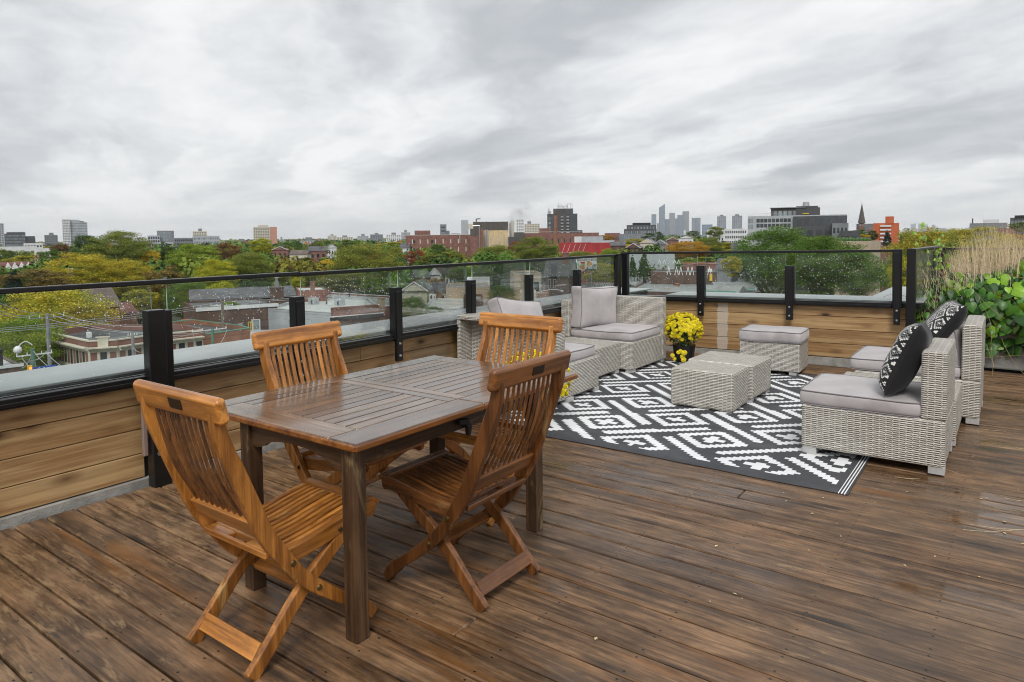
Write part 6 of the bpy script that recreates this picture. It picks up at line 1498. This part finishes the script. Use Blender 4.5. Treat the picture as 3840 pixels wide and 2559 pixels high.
tree('round dark green tree in front of the stepped condominium', 2450, 868, 82, 290, DGRN, 'a', 0, 925)
tree('yellow leafed low tree beside the grey roofed house', 2360, 915, 70, 200, YEL, 'c', .2, 950)
tree('small conical evergreen among the grey roofs', 2468, 908, 28, 205, DGRN, 'e', 0, 945)
tree('conical evergreen left of the small one', 2422, 920, 22, 190, GRN, 'e', 0, 950)
tree('narrow dark evergreen behind the back glass', 2372, 952, 46, 100, DGRN, 'e', 0, 1050)
tree('wider dark evergreen behind the back glass', 2415, 940, 68, 96, DGRN, 'e', 0, 1048)
tree('orange tinted broad maple right of the evergreens', 2580, 903, 170, 160, ORG, 'n', .5, 985)
tree('grey green round tree right of the orange maple', 2660, 888, 110, 165, OLV, 'n', 0, 975)
tree('tall thin tree in front of the white balconied block', 2682, 850, 70, 300, OLV, 'b', .05, 905)
tree('small dark tree left of the tall thin tree', 2600, 865, 60, 500, GRN, 'c', 0, 890)
tree('yellow green tree in front of the narrow grey house', 2725, 905, 90, 175, GO, 'c', .3, 975)
tree('golden bush below the narrow grey house', 2745, 962, 80, 55, GO, 'b', .2, 1050)
tree('green bushy tree low behind the back glass', 2620, 960, 140, 130, BG, 'c', .2, 1020)
tree('huge dark green locust tree behind the middle of the back railing', 2905, 843, 330, 62, GRN, 'n', .0, 1130)
tree('second huge green locust tree right of the first', 3095, 880, 310, 52, GRN, 'm', .02, 1140)
tree('bushy green tree filling the right pane before the beige building', 3215, 925, 190, 58, GRN, 'n', .04, 1140)
tree('lighter green tree between the two huge locusts', 3060, 885, 160, 70, BG, 'm', .02, 1060)
tree('yellowish tree low beside the last railing post', 3395, 960, 120, 50, YG, 'b', .15, 1180)
tree('round green tree under the church', 3225, 858, 60, 240, GRN, 'c', 0, 905)
tree('dark tree beside the orange block', 3272, 862, 48, 230, DGRN, 'c', 0, 915)
tree('yellow orange shrub tree under the church', 3238, 878, 45, 190, YEL, 'c', .6, 900)
tree('blue spruce in front of the orange block', 3328, 860, 50, 175, SPR, 'e', 0, 945)
tree('wide rust and olive tree left of the dry grass', 3480, 850, 300, 80, OLV, 'n', .62, 1130)
tree('broad golden green tree behind the dry grass', 3640, 848, 290, 95, GO, 'm', .25, 1060)
tree('olive green tree low behind the dry grass', 3590, 900, 250, 70, GRN, 'a', .3, 1080)
tree('orange and yellow tree at the right picture edge', 3830, 862, 160, 115, ORG, 'a', .5, 1000)
tree('brown tree right of the broad golden tree', 3760, 885, 130, 100, OLV, 'b', .6, 1010)
tree('dark green tree above the red brick building at the right', 3825, 830, 70, 260, GRN, 'c', .1, 880)
# tree belt: hundreds more crowns that read as one mass
def belt(label, n, d0, d1, y0, y1, seed, size, leafsz, px0=-150, px1=3990, nl=60):
    g = np.random.default_rng(seed); n_ = n
    px = g.uniform(px0, px1, n_); dist = np.exp(g.uniform(math.log(d0), math.log(d1), n_)); ang = np.arctan((px-PPX)/FPX)
    fx, fy = _f.x, _f.y; base = math.atan2(fy, fx); th = base-ang
    X, Y = np.cos(th)*dist, np.sin(th)*dist; top = GZ+g.uniform(y0, y1, n_); Rr = g.uniform(.6, 1.2, n_)*size
    N = n_*nl; c = np.repeat(np.stack([X, Y, top-Rr*.8], 1), nl, 0); rr = np.repeat(Rr, nl)[:, None]; dd = np.repeat(dist, nl)[:, None]
    d = g.normal(size=(N, 3)); d /= np.linalg.norm(d, axis=1)[:, None]; d[:, 2] = d[:, 2]*.8; P = c+d*rr*g.uniform(.6, 1, (N, 1))
    a = g.normal(size=(N, 3)); a /= np.linalg.norm(a, axis=1)[:, None]; b_ = np.cross(a, d); b_ /= np.linalg.norm(b_, axis=1)[:, None]
    L = leafsz*(rr/size)*g.uniform(.6, 1.3, (N, 1)); a *= L; b_ *= L*.8
    V = np.stack([P-a, P+b_, P+a, P-b_], 1).reshape(-1, 3).astype(np.float32); me = bpy.data.meshes.new('treetops')
    me.vertices.add(len(V)); me.vertices.foreach_set('co', V.ravel()); me.loops.add(4*N); me.loops.foreach_set('vertex_index', np.arange(4*N, dtype=np.int32)); me.polygons.add(N)
    me.polygons.foreach_set('loop_start', np.arange(0, 4*N, 4, dtype=np.int32)); me.update(calc_edges=True)
    for k in range(5):
        mt, out = new_mat('treetops_%d' % k); n2 = noi(wpos(), .05, 3)
        c_ = (GRN, DGRN, OLV, (.18, .17, .025), (.24, .11, .03))[k]; principled(out, mix(step(n2, .3, .7), tuple(q*.7 for q in c_), tuple(q*1.3 for q in c_)), .8, 0, .2); me.materials.append(mt)
    me.polygons.foreach_set('material_index', np.repeat(g.choice(5, n_, p=(.34, .26, .24, .09, .07)), nl).astype(np.int32)); me.update()
    return link('treetops', me, None, label=label, cat='trees', kind='stuff')
belt('mass of treetops between the houses in the middle distance', 420, 230, 760, 15, 22, 1, 7.0, .75, nl=330)
belt('treetops covering the far city up to the horizon', 2600, 760, 4000, 17, 24.5, 2, 11.0, 2.8, nl=42)
belt('hazy line of distant woods under the horizon', 2500, 4000, 13000, 20, 27, 3, 30.0, 13.0, nl=22)
# thin factory steam
sm, out = new_mat('steam'); x, y, z = xyz(coord('Object')); n = noi(coord('Object'), 1.6, 4, .6); r2 = (x*x+y*y+z*z).pow(.5)
v = S.nt.nodes.new('ShaderNodeVolumePrincipled'); v.inputs['Color'].default_value = (.75, .76, .78, 1)
S.nt.links.new((step(n, .42, .7)*step(r2, 1.0, .35)*.07).v, v.inputs['Density']); S.nt.links.new(v.outputs[0], out.inputs['Volume'])
for i, (px, py, rx, rz) in enumerate(((1925, 805, 7.5, 12), (1962, 790, 12, 10), (1908, 868, 5.5, 11))):
    P = sight(px, py, 286); o = MB().sph((0, 0, 0), 1, 16, 10).build('steam_plume', sm, None, True); o.location = P; o.scale = (rx, rx, rz)
    tag(o, ('thin grey steam rising above the silo', 'drifting grey steam puff right of the silo top', 'pale steam in front of the silo foot')[i], 'steam', None, 'stuff')
# ------------------------------------------------------------------ air
hz = MB().box(-17000, 17000, -2500, 17500, GZ-1, 460).build('haze'); tag(hz, 'thin damp haze over the whole city', 'haze', None, 'stuff')
hm, out = new_mat('haze_air'); v = S.nt.nodes.new('ShaderNodeVolumePrincipled'); v.inputs['Color'].default_value = (.93, .97, 1, 1); v.inputs['Density'].default_value = HAZE
S.nt.links.new(v.outputs[0], out.inputs['Volume']); hz.data.materials.append(hm)
